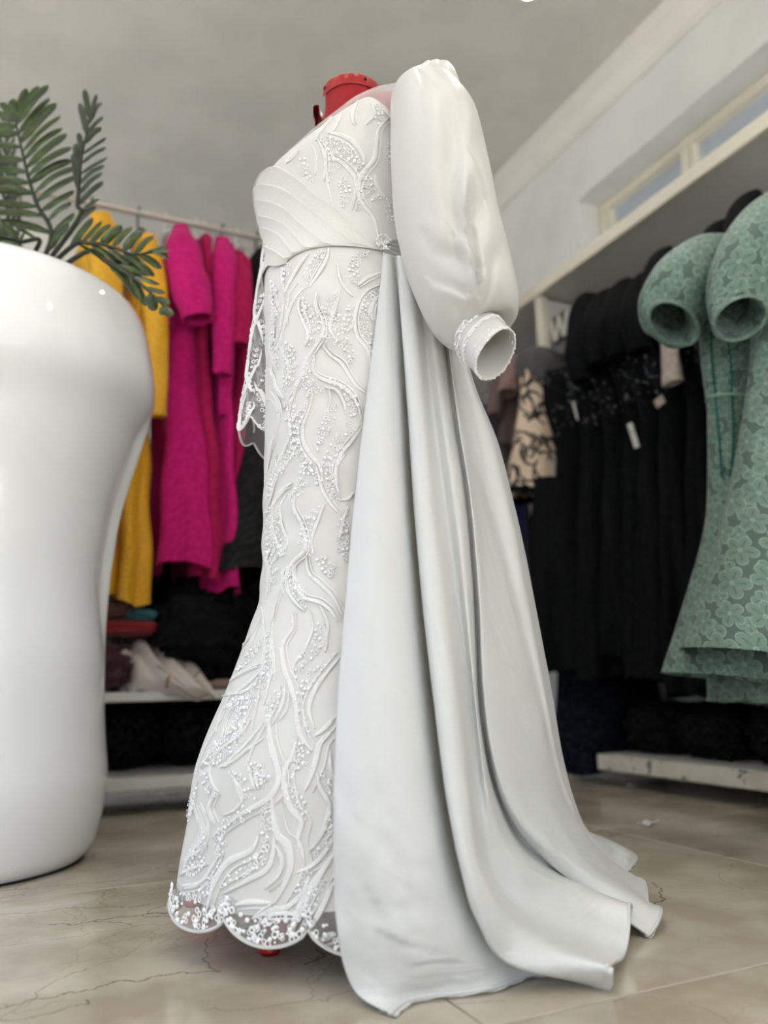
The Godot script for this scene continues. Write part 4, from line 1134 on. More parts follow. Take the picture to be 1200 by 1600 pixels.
	stitch([Vector2(-1.212, 0.8139), Vector2(-0.994, 0.8003), Vector2(-0.884, 0.7781), Vector2(-0.862, 0.7544)], 0.0039, 0)
	stitch([Vector2(-0.519, 0.9568), Vector2(-0.496, 0.9299), Vector2(-0.435, 0.9001), Vector2(-0.498, 0.8715)], 0.0039, 0)
	stitch([Vector2(-0.478, 0.8577), Vector2(-0.532, 0.8367), Vector2(-0.606, 0.8164), Vector2(-0.664, 0.7935), Vector2(-0.812, 0.782)], 0.0049, 0)
	stitch([Vector2(-0.661, 0.7978), Vector2(-0.688, 0.7741), Vector2(-0.703, 0.7501)], 0.0029, 2)
	stitch([Vector2(-0.23, 0.8014), Vector2(-0.207, 0.7836), Vector2(-0.241, 0.7612)], 0.0029, 0)
	stitch([Vector2(0.064, 0.9183), Vector2(0.031, 0.8999), Vector2(-0.038, 0.8846)], 0.0029, 0)
	stitch([Vector2(-0.331, 0.9583), Vector2(-0.367, 0.9355), Vector2(-0.314, 0.9109)], 0.0029, 0)
	stitch([Vector2(-0.101, 0.9472), Vector2(-0.18, 0.9224), Vector2(-0.208, 0.8951), Vector2(-0.179, 0.881)], 0.0039, 0)
	stitch([Vector2(-1.026, 0.9389), Vector2(-0.995, 0.9131), Vector2(-1.119, 0.8857), Vector2(-1.202, 0.8682)], 0.0029, 0)
	stitch([Vector2(-0.939, 0.7509), Vector2(-1.033, 0.7269), Vector2(-1.15, 0.6989), Vector2(-1.216, 0.6759)], 0.0029, 0)
	stitch([Vector2(-0.584, 0.7211), Vector2(-0.689, 0.6995), Vector2(-0.897, 0.6806), Vector2(-1.044, 0.6467), Vector2(-1.205, 0.6171)], 0.0049, 0)
	stitch([Vector2(-0.664, 0.6567), Vector2(-0.791, 0.6518), Vector2(-0.958, 0.6336), Vector2(-1.014, 0.5997), Vector2(-0.928, 0.5795)], 0.0039, 0)
	stitch([Vector2(-0.72, 0.6459), Vector2(-0.821, 0.6285), Vector2(-0.809, 0.6022), Vector2(-0.715, 0.577), Vector2(-0.729, 0.5591)], 0.0029, 0)
	stitch([Vector2(-0.872, 0.6208), Vector2(-0.916, 0.5934), Vector2(-0.775, 0.5534)], 0.0039, 2)
	stitch([Vector2(-0.752, 0.5319), Vector2(-0.762, 0.5119), Vector2(-0.731, 0.4964)], 0.0029, 0)
	stitch([Vector2(-0.622, 0.5396), Vector2(-0.608, 0.5185), Vector2(-0.476, 0.4934)], 0.0049, 0)
	stitch([Vector2(-0.118, 0.629), Vector2(-0.033, 0.6307), Vector2(0.032, 0.641)], 0.0049, 0)
	stitch([Vector2(-0.034, 0.6201), Vector2(-0.094, 0.5952), Vector2(-0.126, 0.5702)], 0.0039, 0)
	stitch([Vector2(-0.776, 0.5396), Vector2(-0.663, 0.5128)], 0.0029, 2)
	stitch([Vector2(-0.37, 0.717), Vector2(-0.339, 0.7047)], 0.0039, 0)
	stitch([Vector2(-1.124, 0.58), Vector2(-1.159, 0.5587), Vector2(-1.006, 0.5345), Vector2(-0.999, 0.5023)], 0.0029, 1)
	stitch([Vector2(-1.034, 0.4674), Vector2(-1.052, 0.4462), Vector2(-1.134, 0.4171)], 0.0039, 0)
	stitch([Vector2(-1.057, 0.4618), Vector2(-1.146, 0.4385), Vector2(-1.307, 0.4236)], 0.0029, 0)
	stitch([Vector2(-0.826, 0.3925), Vector2(-1, 0.3868), Vector2(-1.292, 0.3726)], 0.0049, 0)
	stitch([Vector2(-0.773, 0.3796), Vector2(-0.824, 0.3647), Vector2(-0.997, 0.3561), Vector2(-1.433, 0.3512)], 0.0049, 0)
	stitch([Vector2(-0.716, 0.3594), Vector2(-0.774, 0.3447), Vector2(-0.914, 0.3417), Vector2(-1.158, 0.3362)], 0.0039, 2)
	stitch([Vector2(-0.997, 0.3371), Vector2(-1.028, 0.3169), Vector2(-0.985, 0.2923), Vector2(-1.096, 0.269), Vector2(-1.173, 0.2523)], 0.0059, 0)
	stitch([Vector2(-0.738, 0.3154), Vector2(-0.833, 0.2933), Vector2(-0.981, 0.2752), Vector2(-0.998, 0.2544)], 0.0049, 0)
	stitch([Vector2(-0.742, 0.3094), Vector2(-0.833, 0.2849), Vector2(-0.974, 0.2601)], 0.0039, 2)
	stitch([Vector2(-0.618, 0.3156), Vector2(-0.708, 0.2892), Vector2(-0.843, 0.262), Vector2(-0.91, 0.2553)], 0.0039, 0)
	stitch([Vector2(-0.597, 0.3108), Vector2(-0.648, 0.287), Vector2(-0.669, 0.2576)], 0.0039, 0)
	stitch([Vector2(-0.769, 0.4437), Vector2(-0.727, 0.4124), Vector2(-0.648, 0.3916), Vector2(-0.618, 0.371)], 0.0039, 0)
	stitch([Vector2(-0.858, 0.4524), Vector2(-0.738, 0.4176), Vector2(-0.697, 0.3868), Vector2(-0.698, 0.3594)], 0.0029, 2)
	stitch([Vector2(-0.478, 0.3588), Vector2(-0.468, 0.3346), Vector2(-0.504, 0.3198)], 0.0039, 0)
	stitch([Vector2(-0.394, 0.4692), Vector2(-0.353, 0.4431), Vector2(-0.399, 0.4154), Vector2(-0.473, 0.3932), Vector2(-0.446, 0.3753)], 0.0039, 0)
	stitch([Vector2(-0.261, 0.4501), Vector2(-0.22, 0.4269), Vector2(-0.231, 0.4089)], 0.0029, 0)
	stitch([Vector2(-1.081, 0.4814), Vector2(-0.862, 0.4393), Vector2(-0.771, 0.3948), Vector2(-0.727, 0.3496), Vector2(-0.691, 0.3059)], 0.0029, 0)
	stitch([Vector2(-0.548, 0.3014), Vector2(-0.5, 0.2781), Vector2(-0.451, 0.2586)], 0.0059, 0)
	stitch([Vector2(-0.382, 0.2944), Vector2(-0.372, 0.2782), Vector2(-0.407, 0.2599)], 0.0049, 1)
	stitch([Vector2(-1.189, 0.2012), Vector2(-1.088, 0.1857), Vector2(-1.007, 0.1653), Vector2(-0.949, 0.1468)], 0.0039, 0)
	stitch([Vector2(-1.077, 0.2062), Vector2(-0.981, 0.1857), Vector2(-0.948, 0.1595), Vector2(-1.031, 0.1302)], 0.0039, 0)
	stitch([Vector2(-1.186, 0.1244), Vector2(-1.045, 0.1396), Vector2(-0.936, 0.153)], 0.0029, 0)
	stitch([Vector2(-1.205, 0.1036), Vector2(-1.077, 0.1184), Vector2(-0.91, 0.1291)], 0.0039, 0)
	stitch([Vector2(-0.923, 0.1383), Vector2(-1.021, 0.1227), Vector2(-1.109, 0.1099)], 0.0039, 2)
	stitch([Vector2(-0.883, 0.1151), Vector2(-0.998, 0.1017), Vector2(-1.158, 0.0931)], 0.0049, 0)
	stitch([Vector2(-0.454, 0.1642), Vector2(-0.411, 0.1443), Vector2(-0.428, 0.1262), Vector2(-0.496, 0.1093)], 0.0059, 0)
	stitch([Vector2(-0.252, 0.1368), Vector2(-0.298, 0.1143), Vector2(-0.335, 0.1025)], 0.0039, 2)
	stitch([Vector2(-0.422, 0.0975), Vector2(-0.497, 0.0854), Vector2(-0.556, 0.0727)], 0.0029, 1)
	stitch([Vector2(-0.67, 0.2663), Vector2(-0.622, 0.2449), Vector2(-0.581, 0.2285)], 0.0039, 1)
	stitch([Vector2(-0.753, 0.2486), Vector2(-0.706, 0.2298), Vector2(-0.665, 0.2158)], 0.0039, 0)
	stitch([Vector2(-0.841, 0.1694), Vector2(-0.801, 0.1584), Vector2(-0.836, 0.1432)], 0.0029, 2)
	stitch([Vector2(-0.666, 0.0833), Vector2(-0.722, 0.086), Vector2(-0.775, 0.0727)], 0.0029, 2)
	stitch([Vector2(-0.325, 0.0818), Vector2(-0.4, 0.083), Vector2(-0.494, 0.0784)], 0.0059, 0)
	# more of it round the sides and back, in the same hand
	for k in 46:
		var th := 1.0 + fmod(k * 0.618, 1.0) * 3.0
		var y := 0.12 + k / 46.0 * 0.9
		var path := []
		for q in 6:
			path.append(Vector2(th + 0.10 * sin(q * 1.3 + k) + 0.02 * q * (1 if k % 2 else -1), y + 0.13 - q * 0.04))
		stitch(path, 0.006, [0, 1, -1][k % 3])
	# the lower border: leaves that reach over the edge
	var rings := []
	var balls := []
	var top_rings := []
	var top_balls := []
	for s in stitches:
		var high: bool = s[0][0].y > 1.06
		if s[2] != 2:
			part("embroidered_leaf", ribbon(s[0], s[1], 0.0013, 0.004 if high else 0.0012), M["thread"], bodice if high else skirt)
			var centre := smooth2(s[0], s[0].size() * 9)   # sequins sewn down the middle of the leaf
			for q in range(3, centre.size() - 3):
				if rng.randf() < 0.7:
					var nn := out_of(centre[q].x, centre[q].y)
					(top_balls if high else balls).append(frame_at(figure(centre[q].x + rng.randf_range(-1, 1) * s[1] * 1.6, centre[q].y, (0.004 if high else 0.0012) + 0.0028), nn, rng.randf_range(0.0007, 0.0013), 0.6))
			if s[1] > 0.0055:   # a fine cord that runs beside the leaf
				var beside := []
				for q in s[0].size():
					var dir: Vector2 = (s[0][mini(q + 1, s[0].size() - 1)] - s[0][maxi(q - 1, 0)]) * Vector2(0.15, 1.0)
					var away: Vector2 = dir.normalized().orthogonal() * s[1] * (1.05 - 0.5 * absf(q / float(s[0].size() - 1) - 0.5)) * (1.0 if s[2] == -1 else -1.0)
					beside.append(s[0][q] + Vector2(away.x / 0.15, away.y))
				part("embroidered_cord", ribbon(beside, 0.0024, 0.0011, 0.004 if high else 0.0012), M["thread"], bodice if high else skirt)
		if s[2] != 0:
			bead_row(s[0], s[1], s[2], top_rings if high else rings, top_balls if high else balls, 0.0045 if high else 0.002)
	for k in 620:   # bead crust along the scalloped border
		var th := -2.4 + 4.2 * rng.randf()
		var s := absf(sin(th * 7.0 + 2.2 + 0.5 * sin(th * 3.0)))
		var low := 0.066 - 0.026 * pow(s, 0.6) - 0.006 * sin(th * 2.0)
		var y := low + 0.004 + 0.024 * pow(rng.randf(), 1.7)
		var p := figure(th, y, 0.008)
		if rng.randf() < 0.4:
			rings.append(frame_at(p, out_of(th, y), rng.randf_range(0.003, 0.0048)))
		else:
			balls.append(frame_at(p, out_of(th, y), rng.randf_range(0.0016, 0.0034), 0.7))
	var ring_mesh := TorusMesh.new()
	ring_mesh.inner_radius = 0.55
	ring_mesh.outer_radius = 1.0
	ring_mesh.rings = 10
	ring_mesh.ring_segments = 6
	var ball_mesh := SphereMesh.new()
	ball_mesh.radius = 1.0
	ball_mesh.height = 2.0
	ball_mesh.radial_segments = 10
	ball_mesh.rings = 5
	scatter("ring_beads", ring_mesh, M["bead"], rings, skirt)
	scatter("round_beads", ball_mesh, M["bead"], balls, skirt)
	scatter("ring_beads", ring_mesh, M["bead"], top_rings, bodice)
	scatter("round_beads", ball_mesh, M["bead"], top_balls, bodice)
	# pleated chiffon wrap across the bust, gathered into a beaded knot at the side
	var lines := [
		[Vector2(-1.623, 1.1786), Vector2(-1.223, 1.1826), Vector2(-0.923, 1.1826), Vector2(-0.712, 1.1793), Vector2(-0.535, 1.1569), Vector2(-0.333, 1.1225), Vector2(-0.109, 1.0925), Vector2(0.1, 1.0577), Vector2(0.276, 1.0369), Vector2(0.359, 1.0312)],
		[Vector2(-1.893, 1.178), Vector2(-1.493, 1.182), Vector2(-1.193, 1.182), Vector2(-0.787, 1.1554), Vector2(-0.559, 1.1255), Vector2(-0.293, 1.0818), Vector2(-0.102, 1.056), Vector2(0.075, 1.0365), Vector2(0.276, 1.0306), Vector2(0.359, 1.0303)],
		[Vector2(-1.988, 1.1631), Vector2(-1.588, 1.1671), Vector2(-1.288, 1.1671), Vector2(-0.832, 1.1297), Vector2(-0.6, 1.0921), Vector2(-0.377, 1.0585), Vector2(-0.273, 1.0415), Vector2(-0.182, 1.0357), Vector2(-0.124, 1.0338), Vector2(-0.066, 1.0327)],
		[Vector2(-2.124, 1.1473), Vector2(-1.724, 1.1513), Vector2(-1.424, 1.1513), Vector2(-0.899, 1.1067), Vector2(-0.633, 1.0697), Vector2(-0.498, 1.0438), Vector2(-0.433, 1.0364), Vector2(-0.394, 1.0351), Vector2(-0.346, 1.0346), Vector2(-0.301, 1.0353)],
		[Vector2(-2.136, 1.126), Vector2(-1.736, 1.13), Vector2(-1.436, 1.13), Vector2(-0.956, 1.089), Vector2(-0.717, 1.0538), Vector2(-0.631, 1.0371), Vector2(-0.591, 1.0339), Vector2(-0.562, 1.0336), Vector2(-0.527, 1.0341), Vector2(-0.492, 1.0347)],
		[Vector2(-2.205, 1.0981), Vector2(-1.805, 1.1021), Vector2(-1.505, 1.1021), Vector2(-0.982, 1.0587), Vector2(-0.769, 1.0342), Vector2(-0.715, 1.0281), Vector2(-0.69, 1.0278), Vector2(-0.666, 1.0286), Vector2(-0.643, 1.0304), Vector2(-0.612, 1.031)],
		[Vector2(-1.812, 1.038), Vector2(-1.412, 1.042), Vector2(-1.112, 1.042), Vector2(-0.952, 1.0298), Vector2(-0.841, 1.0236), Vector2(-0.793, 1.0234), Vector2(-0.766, 1.0244), Vector2(-0.74, 1.0255), Vector2(-0.714, 1.0266), Vector2(-0.682, 1.0274)],
	]
	for k in lines.size() - 1:
		var a := smooth2(lines[k], 40)
		var b := smooth2(lines[k + 1], 40)
		var strip := []
		for q in [[-0.10, 0.0032, 0.0], [-0.02, 0.0078, 0.0], [0.02, 0.0088, 0.0], [0.10, 0.0070, 0.0], [0.4, 0.0058, 0.0], [0.75, 0.0048, 0.0], [1.05, 0.0040, 0.0]]:
			var row := PackedVector3Array()
			for i in 41:
				var m: Vector2 = a[i].lerp(b[i], q[0])
				row.append(figure(m.x, m.y, q[1] * (1.0 - 0.65 * smoothstep(0.6, 1.0, i / 40.0))))
			strip.append(row)
		part("pleat", skin(strip), M["chiffon"], o)
	var seam := PackedVector3Array()
	for q in waist:
		seam.append(figure(q.x, q.y, 0.0032))
	part("waist_piping", tube(seam, [0.0016], 8), M["lining"], o)
	var knot := []
	var kc := Vector2(0.375, 1.0376)
	for k in 40:
		var a := rng.randf() * TAU
		var d := 0.011 * sqrt(rng.randf())
		var th := kc.x + cos(a) * d / 0.13
		var y := kc.y + sin(a) * d * 1.3
		knot.append(frame_at(figure(th, y, 0.012), out_of(th, y), rng.randf_range(0.0014, 0.0026)))
	scatter("knot_beads", ball_mesh, M["bead"], knot, o)
	# satin waist gathers that run from the knot under the sleeve
	for k in 5:
		var strip := []
		for q in [[-0.5, 0.004], [-0.2, 0.0085], [0.1, 0.0095], [0.5, 0.005]]:
			var row := PackedVector3Array()
			for i in 13:
				var t := i / 12.0
				var spread: float = (k - 2 + q[0]) * lerpf(0.005, 0.021, t)
				row.append(figure(kc.x + t * 0.75, kc.y - 0.004 + spread - 0.012 * t, q[1]))
			strip.append(row)
		part("waist_gather", skin(strip), M["satin"], o)
	# tulle yoke between the neckline and the taut line over the shoulders
	var low_edge := smooth([Vector3(-0.175, 1.265, -1.300), Vector3(-0.146, 1.267, -1.270), Vector3(-0.106, 1.274, -1.235), Vector3(-0.067, 1.282, -1.205), Vector3(-0.034, 1.290, -1.185), Vector3(-0.008, 1.294, -1.175), Vector3(0.013, 1.268, -1.160), Vector3(0.031, 1.240, -1.150)], 40)
	var top_edge := smooth([Vector3(-0.170, 1.274, -1.302), Vector3(-0.138, 1.282, -1.275), Vector3(-0.102, 1.293, -1.245), Vector3(-0.061, 1.303, -1.215), Vector3(-0.030, 1.316, -1.200), Vector3(0.001, 1.319, -1.185), Vector3(0.022, 1.308, -1.165), Vector3(0.045, 1.300, -1.150)], 40)
	rows = []
	for j in 8:
		var row := PackedVector3Array()
		for i in 41:
			row.append(low_edge[i].lerp(top_edge[i], lerpf(-0.15, 1.0, j / 7.0)) + Vector3(0, 0, 0.004 * sin(PI * j / 7.0)))
		rows.append(row)
	var yoke := part("tulle_yoke", skin(rows), M["tulle"], o)
	part("yoke_binding", tube(top_edge, [0.0022], 6), M["tulle"], yoke)
	satin_train(o)
	satin_sleeve(o, ring_mesh, ball_mesh)
	lace_sleeve(o, ring_mesh, ball_mesh)

func satin_train(o: Node3D):
	# each line is one fold of the overskirt, from the waist knot down to the hem on the floor, ridges and hollows in turn
	var folds := [
		[Vector3(-0.038, 1.125, -1.430), Vector3(-0.050, 1.040, -1.460), Vector3(-0.060, 0.883, -1.520), Vector3(-0.065, 0.693, -1.580), Vector3(-0.066, 0.499, -1.650), Vector3(-0.061, 0.323, -1.720), Vector3(-0.050, 0.216, -1.800), Vector3(-0.028, 0.135, -1.880), Vector3(-0.002, 0.079, -1.940), Vector3(0.027, 0.041, -2.000), Vector3(0.044, 0.004, -2.116)],
		[Vector3(0.059, 1.121, -1.430), Vector3(0.069, 1.037, -1.460), Vector3(0.084, 0.879, -1.520), Vector3(0.100, 0.689, -1.580), Vector3(0.123, 0.495, -1.650), Vector3(0.153, 0.331, -1.720), Vector3(0.198, 0.210, -1.800), Vector3(0.250, 0.128, -1.880), Vector3(0.300, 0.073, -1.950), Vector3(0.354, 0.037, -2.020), Vector3(0.417, 0.004, -2.119)],
		[Vector3(0.124, 1.063, -1.330), Vector3(0.151, 0.900, -1.370), Vector3(0.195, 0.778, -1.410), Vector3(0.233, 0.617, -1.460), Vector3(0.260, 0.469, -1.500), Vector3(0.283, 0.338, -1.530), Vector3(0.306, 0.221, -1.580), Vector3(0.333, 0.133, -1.620), Vector3(0.374, 0.073, -1.660), Vector3(0.432, 0.049, -1.720), Vector3(0.501, 0.004, -1.843)],
		[Vector3(0.115, 1.026, -1.250), Vector3(0.143, 0.868, -1.280), Vector3(0.182, 0.748, -1.300), Vector3(0.213, 0.597, -1.320), Vector3(0.235, 0.463, -1.340), Vector3(0.254, 0.346, -1.360), Vector3(0.274, 0.243, -1.400), Vector3(0.300, 0.171, -1.450), Vector3(0.336, 0.104, -1.520), Vector3(0.388, 0.053, -1.600), Vector3(0.463, 0.004, -1.707)],
		[Vector3(0.110, 1.025, -1.240), Vector3(0.132, 0.872, -1.262), Vector3(0.156, 0.748, -1.280), Vector3(0.184, 0.598, -1.297), Vector3(0.212, 0.461, -1.310), Vector3(0.237, 0.347, -1.330), Vector3(0.260, 0.246, -1.365), Vector3(0.288, 0.172, -1.420), Vector3(0.331, 0.101, -1.500), Vector3(0.383, 0.045, -1.580), Vector3(0.433, 0.004, -1.646)],
		[Vector3(0.104, 1.020, -1.222), Vector3(0.114, 0.887, -1.228), Vector3(0.137, 0.752, -1.240), Vector3(0.167, 0.610, -1.250), Vector3(0.194, 0.463, -1.262), Vector3(0.219, 0.348, -1.285), Vector3(0.240, 0.251, -1.315), Vector3(0.271, 0.177, -1.370), Vector3(0.320, 0.112, -1.440), Vector3(0.382, 0.054, -1.520), Vector3(0.440, 0.014, -1.546)],
		[Vector3(0.094, 1.013, -1.200), Vector3(0.107, 0.895, -1.198), Vector3(0.122, 0.759, -1.196), Vector3(0.140, 0.620, -1.198), Vector3(0.156, 0.469, -1.204), Vector3(0.171, 0.354, -1.215), Vector3(0.192, 0.259, -1.240), Vector3(0.223, 0.185, -1.280), Vector3(0.276, 0.122, -1.340), Vector3(0.348, 0.062, -1.420), Vector3(0.414, 0.006, -1.441)],
		[Vector3(0.086, 1.010, -1.190), Vector3(0.102, 0.895, -1.185), Vector3(0.113, 0.758, -1.178), Vector3(0.128, 0.615, -1.172), Vector3(0.134, 0.466, -1.170), Vector3(0.136, 0.351, -1.173), Vector3(0.149, 0.258, -1.182), Vector3(0.178, 0.187, -1.206), Vector3(0.232, 0.127, -1.250), Vector3(0.316, 0.066, -1.320), Vector3(0.402, 0.022, -1.333)],
		[Vector3(0.083, 1.017, -1.198), Vector3(0.100, 0.903, -1.196), Vector3(0.111, 0.766, -1.190), Vector3(0.125, 0.618, -1.185), Vector3(0.130, 0.468, -1.184), Vector3(0.131, 0.351, -1.185), Vector3(0.142, 0.254, -1.193), Vector3(0.168, 0.178, -1.217), Vector3(0.221, 0.112, -1.260), Vector3(0.296, 0.049, -1.300), Vector3(0.360, 0.004, -1.274)],
		[Vector3(0.080, 1.017, -1.198), Vector3(0.097, 0.906, -1.198), Vector3(0.108, 0.769, -1.195), Vector3(0.123, 0.619, -1.192), Vector3(0.128, 0.468, -1.192), Vector3(0.129, 0.333, -1.200), Vector3(0.146, 0.230, -1.228), Vector3(0.177, 0.150, -1.260), Vector3(0.227, 0.099, -1.285), Vector3(0.293, 0.059, -1.315), Vector3(0.374, 0.004, -1.378)],
		[Vector3(0.074, 1.010, -1.182), Vector3(0.086, 0.897, -1.172), Vector3(0.098, 0.759, -1.163), Vector3(0.113, 0.612, -1.154), Vector3(0.118, 0.465, -1.148), Vector3(0.120, 0.335, -1.147), Vector3(0.132, 0.235, -1.152), Vector3(0.156, 0.154, -1.167), Vector3(0.205, 0.106, -1.200), Vector3(0.268, 0.075, -1.250), Vector3(0.331, 0.055, -1.242)],
		[Vector3(0.066, 1.011, -1.178), Vector3(0.077, 0.903, -1.166), Vector3(0.088, 0.755, -1.152), Vector3(0.101, 0.609, -1.141), Vector3(0.110, 0.464, -1.134), Vector3(0.116, 0.336, -1.128), Vector3(0.125, 0.234, -1.127), Vector3(0.141, 0.160, -1.140), Vector3(0.179, 0.106, -1.165), Vector3(0.234, 0.064, -1.200), Vector3(0.316, 0.030, -1.205)],
		[Vector3(0.056, 1.014, -1.180), Vector3(0.066, 0.906, -1.172), Vector3(0.074, 0.759, -1.162), Vector3(0.086, 0.612, -1.152), Vector3(0.099, 0.465, -1.145), Vector3(0.109, 0.340, -1.138), Vector3(0.115, 0.226, -1.130), Vector3(0.123, 0.143, -1.128), Vector3(0.152, 0.091, -1.135), Vector3(0.203, 0.054, -1.148), Vector3(0.295, 0.012, -1.164)],
		[Vector3(0.043, 1.007, -1.163), Vector3(0.052, 0.895, -1.148), Vector3(0.059, 0.749, -1.130), Vector3(0.066, 0.604, -1.112), Vector3(0.076, 0.461, -1.094), Vector3(0.085, 0.346, -1.078), Vector3(0.094, 0.234, -1.066), Vector3(0.103, 0.150, -1.060), Vector3(0.130, 0.096, -1.070), Vector3(0.179, 0.051, -1.090), Vector3(0.251, 0.034, -1.060)],
		[Vector3(0.030, 1.010, -1.166), Vector3(0.033, 0.897, -1.152), Vector3(0.039, 0.751, -1.136), Vector3(0.043, 0.606, -1.120), Vector3(0.050, 0.462, -1.100), Vector3(0.059, 0.338, -1.080), Vector3(0.068, 0.231, -1.062), Vector3(0.080, 0.152, -1.052), Vector3(0.098, 0.090, -1.053), Vector3(0.137, 0.036, -1.070), Vector3(0.245, 0.004, -1.084)],
		[Vector3(0.025, 1.019, -1.182), Vector3(0.034, 0.913, -1.186), Vector3(0.039, 0.769, -1.190), Vector3(0.044, 0.620, -1.185), Vector3(0.053, 0.469, -1.175), Vector3(0.064, 0.336, -1.160), Vector3(0.074, 0.217, -1.140), Vector3(0.088, 0.133, -1.125), Vector3(0.106, 0.078, -1.115), Vector3(0.134, 0.036, -1.110), Vector3(0.176, 0.004, -1.132)],
		[Vector3(0.020, 1.015, -1.172), Vector3(0.022, 0.902, -1.162), Vector3(0.025, 0.756, -1.148), Vector3(0.028, 0.609, -1.132), Vector3(0.033, 0.464, -1.112), Vector3(0.039, 0.339, -1.092), Vector3(0.046, 0.227, -1.073), Vector3(0.057, 0.146, -1.064), Vector3(0.072, 0.086, -1.064), Vector3(0.090, 0.036, -1.072), Vector3(0.113, 0.004, -1.086)],
		[Vector3(0.012, 1.016, -1.170), Vector3(0.009, 0.899, -1.155), Vector3(0.001, 0.752, -1.135), Vector3(-0.007, 0.596, -1.110), Vector3(-0.012, 0.454, -1.085), Vector3(-0.015, 0.341, -1.065), Vector3(-0.016, 0.228, -1.046), Vector3(-0.012, 0.143, -1.038), Vector3(-0.004, 0.076, -1.038), Vector3(0.011, 0.030, -1.042), Vector3(0.021, 0.004, -1.059)],
		[Vector3(0.008, 1.022, -1.175), Vector3(-0.005, 0.904, -1.165), Vector3(-0.024, 0.757, -1.150), Vector3(-0.042, 0.601, -1.130), Vector3(-0.055, 0.457, -1.110), Vector3(-0.064, 0.341, -1.090), Vector3(-0.069, 0.226, -1.070), Vector3(-0.068, 0.140, -1.058), Vector3(-0.061, 0.069, -1.045), Vector3(-0.042, 0.017, -1.038), Vector3(-0.006, 0.004, -1.017)],
		[Vector3(0.011, 1.026, -1.183), Vector3(0.000, 0.909, -1.176), Vector3(-0.018, 0.762, -1.163), Vector3(-0.036, 0.604, -1.145), Vector3(-0.049, 0.458, -1.125), Vector3(-0.059, 0.340, -1.105), Vector3(-0.064, 0.224, -1.086), Vector3(-0.064, 0.136, -1.075), Vector3(-0.057, 0.067, -1.063), Vector3(-0.039, 0.018, -1.055), Vector3(-0.003, 0.004, -1.038)],
	]
	var down := 150
	var swell := FastNoiseLite.new()
	swell.seed = 4
	swell.frequency = 0.8
	var lines := []
	for f in folds:
		lines.append(smooth(f, down))
	var rows := []
	var hem := PackedVector3Array()
	# pulls in the cloth where it bunches at the floor: from, to (folds counted from the last, share down), width, depth
	var pulls := []
	for q in [[0.95, 0.70, 1.75, 0.775, 0.045, 0.009], [1.05, 0.625, 1.60, 0.70, 0.04, 0.006], [1.0, 0.82, 2.1, 0.86, 0.05, 0.007], [1.02, 0.50, 1.35, 0.575, 0.03, 0.0035], [1.0, 0.38, 1.3, 0.43, 0.025, 0.0025], [1.02, 0.44, 1.25, 0.47, 0.02, 0.002], [6.5, 0.80, 7.3, 0.70, 0.04, 0.004], [5.6, 0.84, 6.2, 0.78, 0.04, 0.004]]:
		pulls.append([Vector2(q[0] * 0.16, q[1]), Vector2(q[2] * 0.16, q[3]), q[4], q[5]])
	for j in down + 1:
		var across := []
		for l in lines:
			across.append(l[j])
		var row := smooth(across, (lines.size() - 1) * 7)
		for i in row.size():
			var low := smoothstep(0.45, 0.85, float(j) / down) * (1.0 - smoothstep(0.95, 1.0, float(j) / down))
			var p := row[i]
			row[i] += Vector3(0.25, 0, 1.0) * (0.017 * low * swell.get_noise_3d(p.x * 7.0 + p.y * 3.0, p.y * 4.0 - p.x * 3.0, p.z * 5.0) + 0.0016 * swell.get_noise_3d(p.x * 34.0 + p.y * 9.0, p.y * 12.0, p.z * 20.0))
			var q := Vector2((row.size() - 1 - i) / 7.0 * 0.16, float(j) / down)
			for cr in pulls:
				var near := Geometry2D.get_closest_point_to_segment(q, cr[0], cr[1])
				var w: float = q.distance_to(near) / (cr[2] * 1.25)
				if w < 3.0:
					var side: float = signf((cr[1] - cr[0]).cross(q - cr[0]))
					row[i] += Vector3(0.2, 0, 1.0) * float(cr[3]) * 0.32 * (exp(-pow(w + side * 0.7, 2.0)) - 0.8 * exp(-pow(w - side * 0.8, 2.0)))
			row[i].y = maxf(row[i].y, 0.0035)
		rows.append(row)
		if j == down:
			hem = row
	var train := part("satin_train", skin(rows), M["satin"], o)
	part("rolled_hem", tube(hem, [0.0022], 7, 1.0, true), M["satin"], train)
	var front := PackedVector3Array()
	for j in down + 1:
		front.append(rows[j][rows[j].size() - 8])
	# the raw underlayer that shows along the hem
	var under := []
	for j in 3:
		var row := PackedVector3Array()
		for i in hem.size():
			var p := hem[i] + Vector3(-0.012, 0, -0.010) * (1.0 - j * 0.75) * (1.0 if i > 90 else 0.3)
			p.y = 0.0022 + 0.0012 * sin(i * 1.9) * (1.0 if j == 2 else 0.0) if hem[i].y < 0.01 else hem[i].y - 0.002
			row.append(p)
		under.append(row)
	part("underlayer", skin(under), M["lining"], train)

